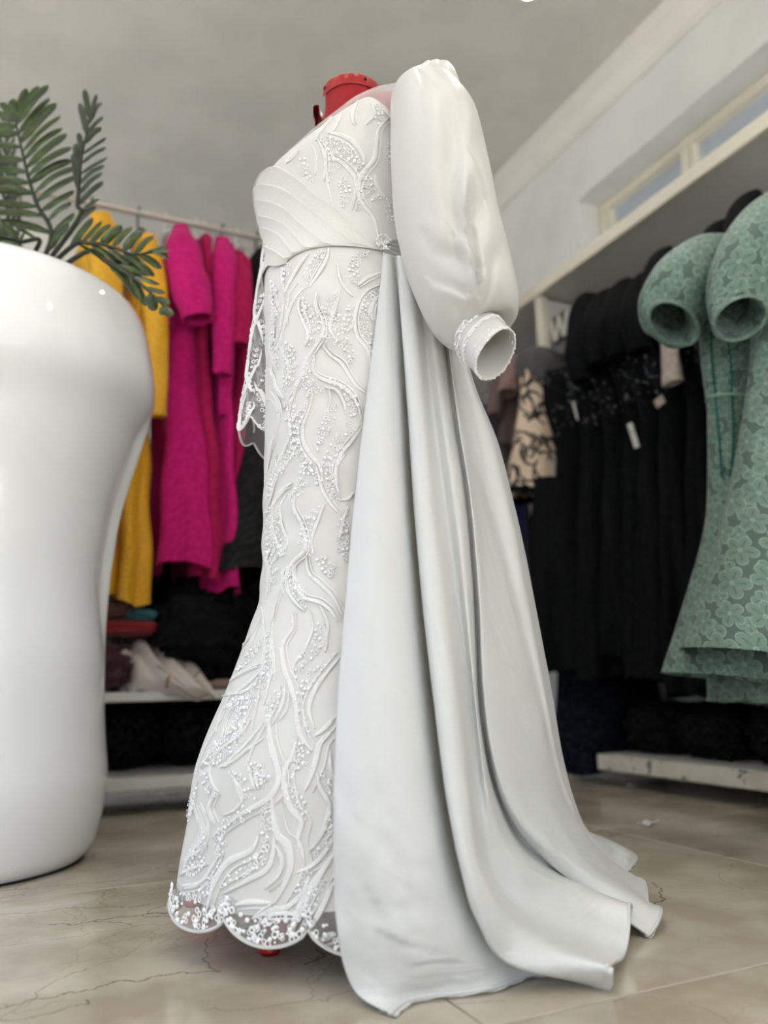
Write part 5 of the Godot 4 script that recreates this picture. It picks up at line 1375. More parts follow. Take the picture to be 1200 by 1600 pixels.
func satin_sleeve(o: Node3D, ring_mesh: Mesh, ball_mesh: Mesh):
	# rings down the arm: left and right edge, and half the depth towards the camera
	var spec := [
		[Vector3(0.104, 1.338, -1.160), Vector3(0.119, 1.339, -1.160), 0.006],
		[Vector3(0.082, 1.327, -1.155), Vector3(0.129, 1.324, -1.155), 0.022],
		[Vector3(0.062, 1.302, -1.150), Vector3(0.134, 1.292, -1.145), 0.042],
		[Vector3(0.046, 1.288, -1.145), Vector3(0.136, 1.277, -1.140), 0.050],
		[Vector3(0.028, 1.269, -1.140), Vector3(0.140, 1.256, -1.135), 0.058],
		[Vector3(0.024, 1.202, -1.125), Vector3(0.157, 1.205, -1.120), 0.078],
		[Vector3(0.023, 1.115, -1.110), Vector3(0.169, 1.120, -1.110), 0.084],
		[Vector3(0.026, 1.033, -1.105), Vector3(0.178, 1.033, -1.100), 0.088],
		[Vector3(0.039, 0.958, -1.100), Vector3(0.189, 0.967, -1.100), 0.088],
		[Vector3(0.055, 0.907, -1.100), Vector3(0.197, 0.923, -1.100), 0.084],
		[Vector3(0.069, 0.875, -1.100), Vector3(0.199, 0.891, -1.100), 0.080],
		[Vector3(0.083, 0.853, -1.100), Vector3(0.195, 0.873, -1.100), 0.064],
		[Vector3(0.097, 0.838, -1.100), Vector3(0.180, 0.870, -1.100), 0.046],
		[Vector3(0.105, 0.831, -1.100), Vector3(0.165, 0.878, -1.100), 0.034],
		[Vector3(0.108, 0.830, -1.100), Vector3(0.161, 0.881, -1.100), 0.030],
	]
	var ls := []
	var rs := []
	var ds := []
	for s in spec:
		ls.append(s[0])
		rs.append(s[1])
		ds.append(Vector3(s[2], 0, 0))
	var n := 150
	var l := smooth(ls, n)
	var r := smooth(rs, n)
	var d := smooth(ds, n)
	var rows := []
	# drag creases: from, to (across -1..1, three times the share down), width, depth
	var creases := []
	for cr in [[0.62, 0.50, 0.30, 0.545, 0.07, 0.05], [0.46, 0.53, 0.14, 0.575, 0.075, 0.09], [0.14, 0.575, 0.0, 0.68, 0.07, 0.10], [0.0, 0.68, -0.05, 0.76, 0.07, 0.09], [-0.57, 0.57, -0.15, 0.615, 0.07, -0.05], [-0.15, 0.615, -0.02, 0.68, 0.06, -0.06], [0.85, 0.60, 0.30, 0.66, 0.08, 0.05], [-0.75, 0.66, -0.35, 0.74, 0.07, 0.06], [-0.32, 0.13, 0.02, 0.20, 0.07, 0.09], [-0.1, 0.34, 0.25, 0.42, 0.16, 0.035], [0.2, 0.45, -0.1, 0.53, 0.14, 0.03], [0.72, 0.43, 0.35, 0.50, 0.07, 0.035]]:
		creases.append([Vector2(cr[0], cr[1] * 3.0), Vector2(cr[2], cr[3] * 3.0), cr[4], cr[5]])
	var soft := FastNoiseLite.new()
	soft.seed = 12
	soft.frequency = 0.5
	for j in n + 1:
		var t := float(j) / n
		var ring := PackedVector3Array()
		var c := (l[j] + r[j]) / 2.0
		var h := (r[j] - l[j]) / 2.0
		var k := 128
		for i in k:
			var a := TAU * i / k
			var gather := smoothstep(0.62, 0.98, t)
			var puff := 1.0 - smoothstep(0.05, 0.3, t)
			var g := 1.0
			g += 0.17 * gather * (absf(sin(4.0 * a + 0.9 * sin(2.0 * a) + t * 2.0)) - 0.6)
			g += 0.045 * puff * sin(7.0 * a + 0.8) * pow(absf(sin(a)), 0.7)
			# long drag folds across the face of the sleeve
			var x := cos(a)
			var face := maxf(sin(a), 0.0)
			var q := Vector2(x, t * 3.0)
			for cr in creases:
				var near := Geometry2D.get_closest_point_to_segment(q, cr[0], cr[1])
				var w: float = q.distance_to(near) / cr[2]
				var side: float = signf((cr[1] - cr[0]).cross(q - cr[0]))
				g += face * (-cr[3] * exp(-w * w) + cr[3] * 0.9 * exp(-pow(w - 1.5 * side, 2.0)))
			g += 0.02 * soft.get_noise_3d(cos(a) * 2.2, t * 6.0, sin(a) * 2.2) * (0.4 + t)
			g += face * (0.055 * exp(-pow((x - 0.15 + 0.9 * (t - 0.62)) / 0.12, 2) - pow((t - 0.70) / 0.14, 2)) - 0.06 * exp(-pow((x + 0.05 + 1.3 * (t - 0.55)) / 0.16, 2) - pow((t - 0.50) / 0.10, 2)))
			g += face * (0.06 * exp(-pow((x - 0.45 + 2.2 * (t - 0.60)) / 0.10, 2) - pow((t - 0.62) / 0.10, 2)) - 0.08 * exp(-pow((x - 0.25 + 2.0 * (t - 0.72)) / 0.09, 2) - pow((t - 0.74) / 0.10, 2)))
			g -= face * 0.09 * exp(-pow((x - 0.05 - 0.6 * (t - 0.14)) / 0.10, 2) - pow((t - 0.12) / 0.09, 2))
			g += 0.012 * sin(5.0 * a + 9.0 * t) * face
			ring.append(c + h * cos(a) * (1.0 + (g - 1.0) * 0.15) + Vector3(0, 0.12, 1.0).normalized() * d[j].x * sin(a) * g)
		rows.append(ring)
	var sl := part("satin_sleeve", skin(rows, true, true), M["sleeve satin"], o)
	# the cuff, a stiff open band
	var a0: Vector3 = Vector3(0.106, 0.824, -1.092)
	var b0: Vector3 = Vector3(0.161, 0.875, -1.092)
	var a1: Vector3 = Vector3(0.131, 0.772, -1.060)
	var b1: Vector3 = Vector3(0.185, 0.830, -1.060)
	var cuff_rows := []
	var loop := func(t: float, grow: float, deep: float) -> PackedVector3Array:
		var ring := PackedVector3Array()
		var c := (a0.lerp(a1, t) + b0.lerp(b1, t)) / 2.0
		var h := (b0.lerp(b1, t) - a0.lerp(a1, t)) / 2.0
		var axis := ((a1 + b1) - (a0 + b0)).normalized()
		var nz := axis.cross(h).normalized()
		if nz.z < 0:
			nz = -nz
		for i in 64:
			var a := TAU * i / 64
			ring.append(c + h * cos(a) * grow + nz * deep * sin(a) * grow * (1.0 + 0.05 * sin(3 * a)))
		return ring
	for q in [[-0.06, 0.93, 0.031], [0.0, 1.0, 0.034], [0.1, 1.01, 0.034], [0.5, 1.01, 0.034], [0.93, 1.0, 0.034], [0.99, 0.995, 0.034], [1.0, 0.97, 0.033], [0.97, 0.945, 0.032], [0.5, 0.93, 0.031], [0.0, 0.90, 0.030]]:
		cuff_rows.append(loop.call(q[0], q[1], q[2]))
	var cuff := part("cuff", skin(cuff_rows, true, true), M["sleeve satin"], o)
	var band := loop.call(0.44, 1.025, 0.0348)
	band.append(band[0])
	part("cuff_piping", tube(band, [0.0016], 6), M["thread"], cuff)
	var beads := []
	var rim := []
	for q in [[0.10, 1.03, 90], [0.22, 1.03, 80], [0.50, 1.03, 90], [0.985, 0.98, 120], [0.92, 0.955, 120], [0.80, 0.95, 90]]:
		var lp: PackedVector3Array = loop.call(q[0], q[1], 0.0345)
		for i in q[2]:
			var f: float = float(i) / float(q[2]) * 64.0
			var p := lp[int(f) % 64].lerp(lp[(int(f) + 1) % 64], f - int(f))
			if q[0] < 0.3 and lp[int(f) % 64].x > (lp[0].x + lp[32].x) / 2.0:
				continue
			beads.append(frame_at(p + Vector3(rng.randf_range(-1, 1), rng.randf_range(-1, 1), 0) * 0.001, Vector3(0.2, 0.2, 1).normalized(), rng.randf_range(0.0011, 0.0021) * (0.75 if q[0] > 0.7 else 1.0)))
	scatter("cuff_beads", ball_mesh, M["bead"], beads, cuff)

func lace_sleeve(o: Node3D, ring_mesh: Mesh, ball_mesh: Mesh):
	var spec := [
		[Vector3(-0.201, 1.288, -1.420), Vector3(-0.144, 1.286, -1.420), 0.05],
		[Vector3(-0.213, 1.150, -1.410), Vector3(-0.149, 1.148, -1.410), 0.055],
		[Vector3(-0.219, 1.080, -1.400), Vector3(-0.148, 1.072, -1.400), 0.06],
		[Vector3(-0.227, 1.000, -1.390), Vector3(-0.147, 0.986, -1.390), 0.065],
		[Vector3(-0.234, 0.911, -1.380), Vector3(-0.148, 0.897, -1.380), 0.07],
		[Vector3(-0.243, 0.839, -1.375), Vector3(-0.152, 0.825, -1.375), 0.073],
		[Vector3(-0.247, 0.804, -1.370), Vector3(-0.156, 0.777, -1.370), 0.075],
	]
	var ls := []
	var rs := []
	var ds := []
	for s in spec:
		ls.append(s[0])
		rs.append(s[1])
		ds.append(Vector3(s[2], 0, 0))
	var n := 48
	var l := smooth(ls, n)
	var r := smooth(rs, n)
	var d := smooth(ds, n)
	var at := func(a: float, t: float, off: float) -> Vector3:
		var j := clampi(int(t * n), 0, n)
		var c := (l[j] + r[j]) / 2.0
		var h := (r[j] - l[j]) / 2.0
		var dir: Vector3 = h * cos(a) + Vector3(0, 0.1, 1.0) * d[j].x * sin(a)
		var drop := 0.020 * absf(sin(a * 3.0 + 0.6)) * smoothstep(0.8, 1.0, t)
		return c + dir + dir.normalized() * off - Vector3(0, drop, 0)
	var rows := []
	var edge := PackedVector3Array()
	for j in n + 1:
		var ring := PackedVector3Array()
		for i in 72:
			ring.append(at.call(TAU * i / 72.0, float(j) / n, 0.0))
		rows.append(ring)
		if j == n:
			edge = ring
	var sl := part("lace_sleeve", skin(rows, true, true), M["sheer lace"], o)
	edge.append(edge[0])
	part("scalloped_edge", tube(edge, [0.0022], 7, 0.7, false), M["thread"], sl)
	var rings := []
	var balls := []
	for k in 22:   # the same leaves, winding down the sleeve
		var a := 1.6 + (k % 6) * 0.42 + 0.2 * sin(k * 2.1)
		var t := 0.12 + (k / 6) * 0.22 + 0.05 * (k % 3)
		var pts := PackedVector3Array()
		var strip := []
		for q in 15:
			var f := q / 14.0
			var aa := a + 0.45 * sin(f * 3.6 + k) * (1.0 if k % 2 else -1.0)
			var tt := clampf(t + f * 0.24, 0, 1)
			pts.append(at.call(aa, tt, 0.0015))
			if k % 2 == 0 and q % 1 == 0:
				for c in 2:
					var p: Vector3 = at.call(aa + 0.16 + 0.09 * c + rng.randf_range(-0.04, 0.04), tt, 0.002)
					if rng.randf() < 0.5:
						rings.append(frame_at(p, Vector3(cos(aa), 0.1, sin(aa)), rng.randf_range(0.0024, 0.0038)))
					else:
						balls.append(frame_at(p, Vector3(cos(aa), 0.1, sin(aa)), rng.randf_range(0.0014, 0.0024)))
		for q in pts.size():
			var f := q / 14.0
			var dd := (pts[mini(q + 1, 14)] - pts[maxi(q - 1, 0)]).normalized()
			var nn := Vector3(cos(a), 0.1, sin(a)).normalized()
			var s := nn.cross(dd).normalized() * 0.0045 * (0.1 + 0.9 * pow(sin(PI * f), 0.7))
			strip.append(PackedVector3Array([pts[q] - s, pts[q] - s * 0.5 + nn * 0.0014, pts[q] + nn * 0.001, pts[q] + s * 0.5 + nn * 0.0014, pts[q] + s]))
		part("embroidered_leaf", skin(strip), M["thread"], sl)
	scatter("ring_beads", ring_mesh, M["bead"], rings, sl)
	scatter("round_beads", ball_mesh, M["bead"], balls, sl)

# ---------------------------------------------------------------- clothes

func profile(rows: Array, y: float) -> Array:   # [half across, half thick, shift z, shift x] at a height, smoothly between the rows given from the top down
	var k := 0
	while k < rows.size() - 2 and y < rows[k + 1][0]:
		k += 1
	var t := clampf((rows[k][0] - y) / (rows[k][0] - rows[k + 1][0]), 0, 1)
	var out := []
	for c in range(1, 5):
		var g := func(q: Array) -> float: return q[c] if q.size() > c else 0.0
		var a: float = g.call(rows[k])
		var b: float = g.call(rows[k + 1])
		var p: float = g.call(rows[maxi(k - 1, 0)])
		var d: float = g.call(rows[mini(k + 2, rows.size() - 1)])
		out.append(clampf(cubic_interpolate(a, b, p, d, t), minf(a, b) - 0.02, maxf(a, b) + 0.02))
	return out

func drape(rows: Array, folds: int, amp: float, seeded: int, sharp := 0.85, high := 44, round_ := 84) -> ArrayMesh:
	var r := RandomNumberGenerator.new()
	r.seed = seeded
	var ph := r.randf() * TAU
	var ph2 := r.randf() * TAU
	var top: float = rows[0][0]
	var low: float = rows[rows.size() - 1][0]
	var out := []
	for j in high + 1:
		var t := float(j) / high
		var y := lerpf(top, low, t)
		var q := profile(rows, y)
		var grow := amp * smoothstep(0.15, 1.0, t)
		var ring := PackedVector3Array()
		for i in round_:
			var a := TAU * i / round_
			var cz := signf(cos(a)) * pow(absf(cos(a)), sharp)
			var sx := signf(sin(a)) * pow(absf(sin(a)), sharp)
			var w := sin(folds * a + ph + 0.5 * sin(t * 4.0 + ph2)) + 0.5 * sin((folds + 3) * a + ph2 - t)
			ring.append(Vector3(q[3] + q[1] * sx * (1.0 + grow * 1.6 * w) + 0.004 * sin(y * 21.0 + ph2), y + 0.012 * t * sin(3.0 * a + ph2), q[2] + q[0] * cz * (1.0 + grow * 0.5 * w)))
		out.append(ring)
	return skin(out, true)

func open_tube(path: Array, radii: Array, flat := 0.7, wrinkle := 0.04, sides := 40) -> ArrayMesh:   # a sleeve: hollow, with a turned-in end
	var line := smooth(path, 26)
	var rows := []
	var first := (line[26] - line[25]).normalized()
	for j in 27 + 4:
		var k := mini(j, 26)
		var inner := 0.0
		var back := 0.0
		if j > 26:
			inner = [0.0, 0.004, 0.006, 0.007, 0.008][j - 26]
			back = [0.0, -0.001, 0.004, 0.03, 0.09][j - 26]
		var d := (line[mini(k + 1, 26)] - line[maxi(k - 1, 0)]).normalized()
		var side := d.cross(Vector3(0, 0, 1)).normalized()
		var up := side.cross(d)
		var f := float(k) / 26.0 * (radii.size() - 1)
		var s := mini(int(f), radii.size() - 2)
		var r: float = lerpf(radii[s], radii[s + 1], smoothstep(0, 1, f - s)) - inner
		var ring := PackedVector3Array()
		for i in sides:
			var a := TAU * i / sides
			var g := 1.0 + wrinkle * sin(4 * a + k * 0.5) + wrinkle * 0.6 * sin(k * 1.1 + a)
			ring.append(line[k] - d * back + side * cos(a) * r * g + up * sin(a) * r * flat * g)
		rows.append(ring)
	return skin(rows, true)

func garment(called: String, label: String, category: String, group: String, at: Vector3, turn: float, m: Material, rows: Array, folds: int, amp: float, seeded: int, sleeves := [], sharp := 0.85) -> Node3D:
	var o := thing(called, label, category, at, turn, group)
	part("body", drape(rows, folds, amp, seeded, sharp), m, o)
	for s in sleeves:
		part("sleeve", open_tube(s[0], s[1], s[2] if s.size() > 2 else 0.7), m, o)
	return o

func hanger(at: Vector3, turn: float, m: Material, label: String, group: String, drop := 0.07, reach := 0.19):
	var o := thing("coat_hanger", label, "hanger", at, turn, group)
	var arc := PackedVector3Array()
	for k in 15:
		var a := lerpf(-0.5, PI + 0.2, k / 14.0)
		arc.append(Vector3(0, 0.0185 * sin(a) + 0.001, -0.0185 * cos(a)))
	arc.reverse()
	arc.append(Vector3(0, -0.03, -0.012))
	arc.append(Vector3(0, -drop, 0))
	part("hook", tube(arc, [0.0035], 8), m, o)
	part("arms", tube(smooth([Vector3(0, -drop - 0.075, -reach), Vector3(0, -drop - 0.03, -reach * 0.55), Vector3(0, -drop, 0), Vector3(0, -drop - 0.03, reach * 0.55), Vector3(0, -drop - 0.075, reach)], 24), [0.005, 0.008, 0.005], 8), m, o)

func left_clothes():
	var u := 2.81
	var g := "dresses hanging on the left rail"
	var pk := func(v: float, top: float, hem: float, w: float, label: String, m: String, seeded: int, sleeves: Array, thick := 0.05, dx := 0.0):
		garment("dress", label, "dress", g, room(v, 0, u), 0.0, M[m], [[top, 0.03, 0.012, 0.04], [top - 0.01, 0.10, 0.02, 0.03], [top - 0.05, 0.18, 0.032, 0.01], [top - 0.18, 0.20, thick], [top - 0.38, 0.17, thick * 0.95], [top - 0.55, 0.17, thick], [lerpf(top, hem, 0.65), 0.20, thick * 1.25, 0, dx * 0.6], [hem, w, thick * 1.55, 0, dx]], 5, 0.16, seeded, sleeves)
	pk.call(-0.03, 1.80, 0.75, 0.22, "navy dress behind the palm fronds, first on the left rail", "navy cloth", 3, [])
	pk.call(0.20, 1.93, 0.64, 0.22, "golden yellow brocade dress behind the planter's rim, shoulder highest of the yellow ones", "yellow brocade", 5, [[[Vector3(0.02, 1.90, 0.17), Vector3(0.035, 1.75, 0.22), Vector3(0.05, 1.5, 0.23)], [0.035, 0.05, 0.045]]], 0.055, 0.05)
	pk.call(0.36, 1.90, 0.62, 0.23, "golden yellow brocade dress right beside the magenta dresses, long sleeve hanging", "yellow brocade", 8, [[[Vector3(0.01, 1.86, 0.17), Vector3(0.03, 1.66, 0.22), Vector3(0.045, 1.45, 0.23), Vector3(0.055, 1.215, 0.22)], [0.030, 0.045, 0.035, 0.03]]], 0.045, 0.0)
	pk.call(0.505, 1.945, 0.74, 0.24, "magenta dress with wide short sleeve open towards the room, leftmost of the magenta ones", "magenta crepe", 11, [[[Vector3(-0.015, 1.93, 0.14), Vector3(-0.02, 1.80, 0.21), Vector3(0.0, 1.66, 0.25), Vector3(0.022, 1.545, 0.27)], [0.03, 0.062, 0.064, 0.052], 0.8], [[Vector3(-0.03, 1.85, 0.02), Vector3(-0.06, 1.68, 0.12), Vector3(-0.085, 1.54, 0.18)], [0.04, 0.05, 0.045], 0.7]], 0.062, 0.03)
	pk.call(0.575, 1.955, 0.70, 0.22, "magenta dress squeezed second from the left among the magenta ones", "crimson crepe", 14, [], 0.035, 0.03)
	pk.call(0.655, 1.935, 0.66, 0.24, "magenta dress with long slim sleeve hanging to hip height", "magenta crepe", 17, [[[Vector3(-0.02, 1.92, 0.14), Vector3(-0.03, 1.78, 0.21), Vector3(-0.035, 1.58, 0.23), Vector3(-0.035, 1.38, 0.23)], [0.028, 0.042, 0.036, 0.032]], [[Vector3(0.0, 1.90, 0.1), Vector3(-0.005, 1.6, 0.16), Vector3(-0.01, 1.26, 0.17)], [0.03, 0.03, 0.022]]], 0.04, 0.0)
	pk.call(0.715, 1.90, 0.68, 0.22, "magenta dress in deeper pink, rightmost before the charcoal coat", "crimson crepe", 21, [[[Vector3(-0.02, 1.88, 0.14), Vector3(-0.025, 1.72, 0.21), Vector3(-0.03, 1.5, 0.22)], [0.024, 0.036, 0.034]]], 0.030, -0.05)
	garment("coat", "plain charcoal coat hanging between the magenta dresses and the gown's lace sleeve", "coat", g, room(0.80, 0, u), 0.0, M["charcoal wool"], [[1.955, 0.03, 0.015, 0.04], [1.94, 0.12, 0.03, 0.03], [1.89, 0.19, 0.05], [1.65, 0.21, 0.065], [1.2, 0.22, 0.085, 0.02, -0.02], [0.9, 0.24, 0.11, 0.03, -0.05], [0.72, 0.26, 0.13, 0.03, -0.06]], 4, 0.10, 25)
	var words := ["white plastic hanger in front of the leftmost magenta dress", "white plastic hanger, left one of the close pair above the magenta dresses", "white plastic hanger, right one of the close pair above the magenta dresses", "white plastic hanger nearest the charcoal coat"]
	var vs := [0.455, 0.565, 0.595, 0.72]
	for k in 4:
		hanger(room(vs[k], 2.045 + 0.0, u), 0.0, M["hanger white"], words[k], "white hangers on the left rail", 0.075, 0.17)
	hanger(room(0.665, 2.045, u), 0.0, M["hanger dark"], "dark hanger between the magenta dresses", "", 0.075, 0.17)
	var more := [[-0.03, "dark hanger of the navy dress behind the palm"], [0.20, "dark hanger of the left yellow dress"], [0.36, "dark hanger of the right yellow dress"], [0.80, "dark hanger of the charcoal coat"]]
	for q in more:
		hanger(room(q[0], 2.045, u), 0.0, M["hanger dark"], q[1], "", 0.085, 0.16)

func heap(called: String, label: String, at: Vector3, size: Vector3, m: Material, seeded: int, parent_at := 0.0, lumps := 0.22) -> Node3D:   # a folded or crumpled bundle of cloth, flat below
	var o := thing(called, label, "fabric", at, parent_at, "fabrics on the left unit's shelf")
	var n := FastNoiseLite.new()
	n.seed = seeded
	n.frequency = 1.6
	n.fractal_octaves = 3
	var rows := []
	for j in 25:
		var el := lerpf(-PI / 2, PI / 2, j / 24.0)
		var ring := PackedVector3Array()
		for i in 56:
			var a := TAU * i / 56.0
			var d := Vector3(cos(a) * cos(el), sin(el), sin(a) * cos(el))
			var g := 1.0 + lumps * n.get_noise_3dv(d * 1.3) + lumps * 0.35 * sin(d.y * 14.0 + 3.0 * n.get_noise_3dv(d))
			var p := Vector3(signf(d.x) * pow(absf(d.x), 0.7), signf(d.y) * pow(absf(d.y), 0.75), signf(d.z) * pow(absf(d.z), 0.7)) * size / 2.0 * g
			p.y = maxf(p.y + size.y / 2, 0.0)
			ring.append(p)
		rows.append(ring)
	part("cloth", skin(rows, true), m, o)
	return o

func folded_clothes():
	var y := 0.352
	heap("fabric_bundle", "dark maroon folded cloth on the left unit's shelf beside the planter", room(0.30, y, 2.74), Vector3(0.16, 0.16, 0.24), M["maroon cloth"], 2)
	# the pale printed cloth slides over the edge of the shelf
	var o := thing("fabric_bundle", "crumpled pale satin cloth with grey line print sliding over the shelf edge", "fabric", Vector3.ZERO, VIEW, "fabrics on the left unit's shelf")
	var lines := [
		[Vector3(-0.870, 0.371, -2.620), Vector3(-0.869, 0.434, -2.660), Vector3(-0.866, 0.485, -2.720), Vector3(-0.890, 0.509, -2.740), Vector3(-0.916, 0.514, -2.760), Vector3(-0.956, 0.528, -2.900)],
		[Vector3(-0.798, 0.355, -2.560), Vector3(-0.783, 0.408, -2.560), Vector3(-0.785, 0.447, -2.580), Vector3(-0.808, 0.479, -2.600), Vector3(-0.829, 0.505, -2.640), Vector3(-0.887, 0.528, -2.850)],
		[Vector3(-0.725, 0.349, -2.550), Vector3(-0.714, 0.394, -2.530), Vector3(-0.728, 0.439, -2.550), Vector3(-0.746, 0.477, -2.580), Vector3(-0.766, 0.505, -2.630), Vector3(-0.826, 0.531, -2.850)],
		[Vector3(-0.649, 0.340, -2.540), Vector3(-0.646, 0.380, -2.510), Vector3(-0.667, 0.416, -2.540), Vector3(-0.694, 0.452, -2.580), Vector3(-0.728, 0.499, -2.640), Vector3(-0.786, 0.526, -2.850)],
		[Vector3(-0.573, 0.327, -2.530), Vector3(-0.573, 0.359, -2.500), Vector3(-0.598, 0.392, -2.530), Vector3(-0.630, 0.424, -2.580), Vector3(-0.680, 0.486, -2.660), Vector3(-0.751, 0.521, -2.850)],
		[Vector3(-0.535, 0.326, -2.550), Vector3(-0.522, 0.341, -2.530), Vector3(-0.532, 0.360, -2.550), Vector3(-0.562, 0.380, -2.600), Vector3(-0.631, 0.450, -2.700), Vector3(-0.708, 0.513, -2.880)],
	]
	var ls := []
	for l in lines:
		ls.append(smooth(l, 30))
	var rows := []
	for j in 31:
		var across := []
		for l in ls:
			across.append(l[j])
		var row := smooth(across, 40)
		for i in row.size():
			row[i] += Vector3(0, 0.007, 0.007) * sin(i * 0.55 + j * 0.25)
		rows.append(row)
	part("cloth", skin(rows), M["pale print"], o)
	var fold := smooth([Vector3(-0.865, 0.500, -2.600), Vector3(-0.834, 0.479, -2.570), Vector3(-0.803, 0.462, -2.560), Vector3(-0.782, 0.438, -2.560)], 20)
	part("turned_fold", tube(fold, [0.010, 0.022, 0.012], 14, 0.8), M["pale print"], o)
	heap("fabric_bundle", "bright red folded cloth lying on the pale printed one", room(0.37, 0.52, 2.76), Vector3(0.30, 0.055, 0.28), M["red cloth"], 5, 0.0, 0.12)
	heap("fabric_bundle", "orange brown printed cloth under the yellow dresses", room(0.30, 0.575, 2.74), Vector3(0.20, 0.07, 0.22), M["orange print"], 6)
	heap("fabric_bundle", "teal printed cloth with a yellow corner on the red one", room(0.40, 0.566, 2.68), Vector3(0.10, 0.038, 0.12), M["teal print"], 7)
	heap("fabric_bundle", "black cloth heaped under the magenta dresses on the shelf", room(0.62, 0.352, 2.80), Vector3(0.34, 0.36, 0.34), M["black cloth"], 9)
	heap("fabric_bundle", "black trousers piled right of the pale printed cloth, lower front heap", room(0.56, 0.44, 2.66), Vector3(0.26, 0.20, 0.16), M["black crepe"], 12)
	heap("fabric_bundle", "black cloth heaped beside the gown's lace skirt on the shelf", room(0.88, 0.352, 2.80), Vector3(0.30, 0.30, 0.34), M["black cloth"], 10)
	heap("fabric_bundle", "beige cloth end poking out beside the gown's skirt", room(0.66, 0.352, 2.625), Vector3(0.14, 0.03, 0.05), M["dusty pink"], 13)
	for k in 5:
		heap("fabric_bundle", ["black bag of cloth on the lowest left shelf behind the planter", "black bag of cloth on the lowest left shelf, second from the planter", "black bag of cloth in the middle of the lowest left shelf", "black bag of cloth on the lowest left shelf next to the gown's hem", "black bag of cloth on the lowest left shelf behind the gown"][k], room(0.10 + k * 0.27, 0.105, 2.93), Vector3(0.29, 0.215, 0.26), M["black cloth"], 30 + k, 0.0, 0.1)

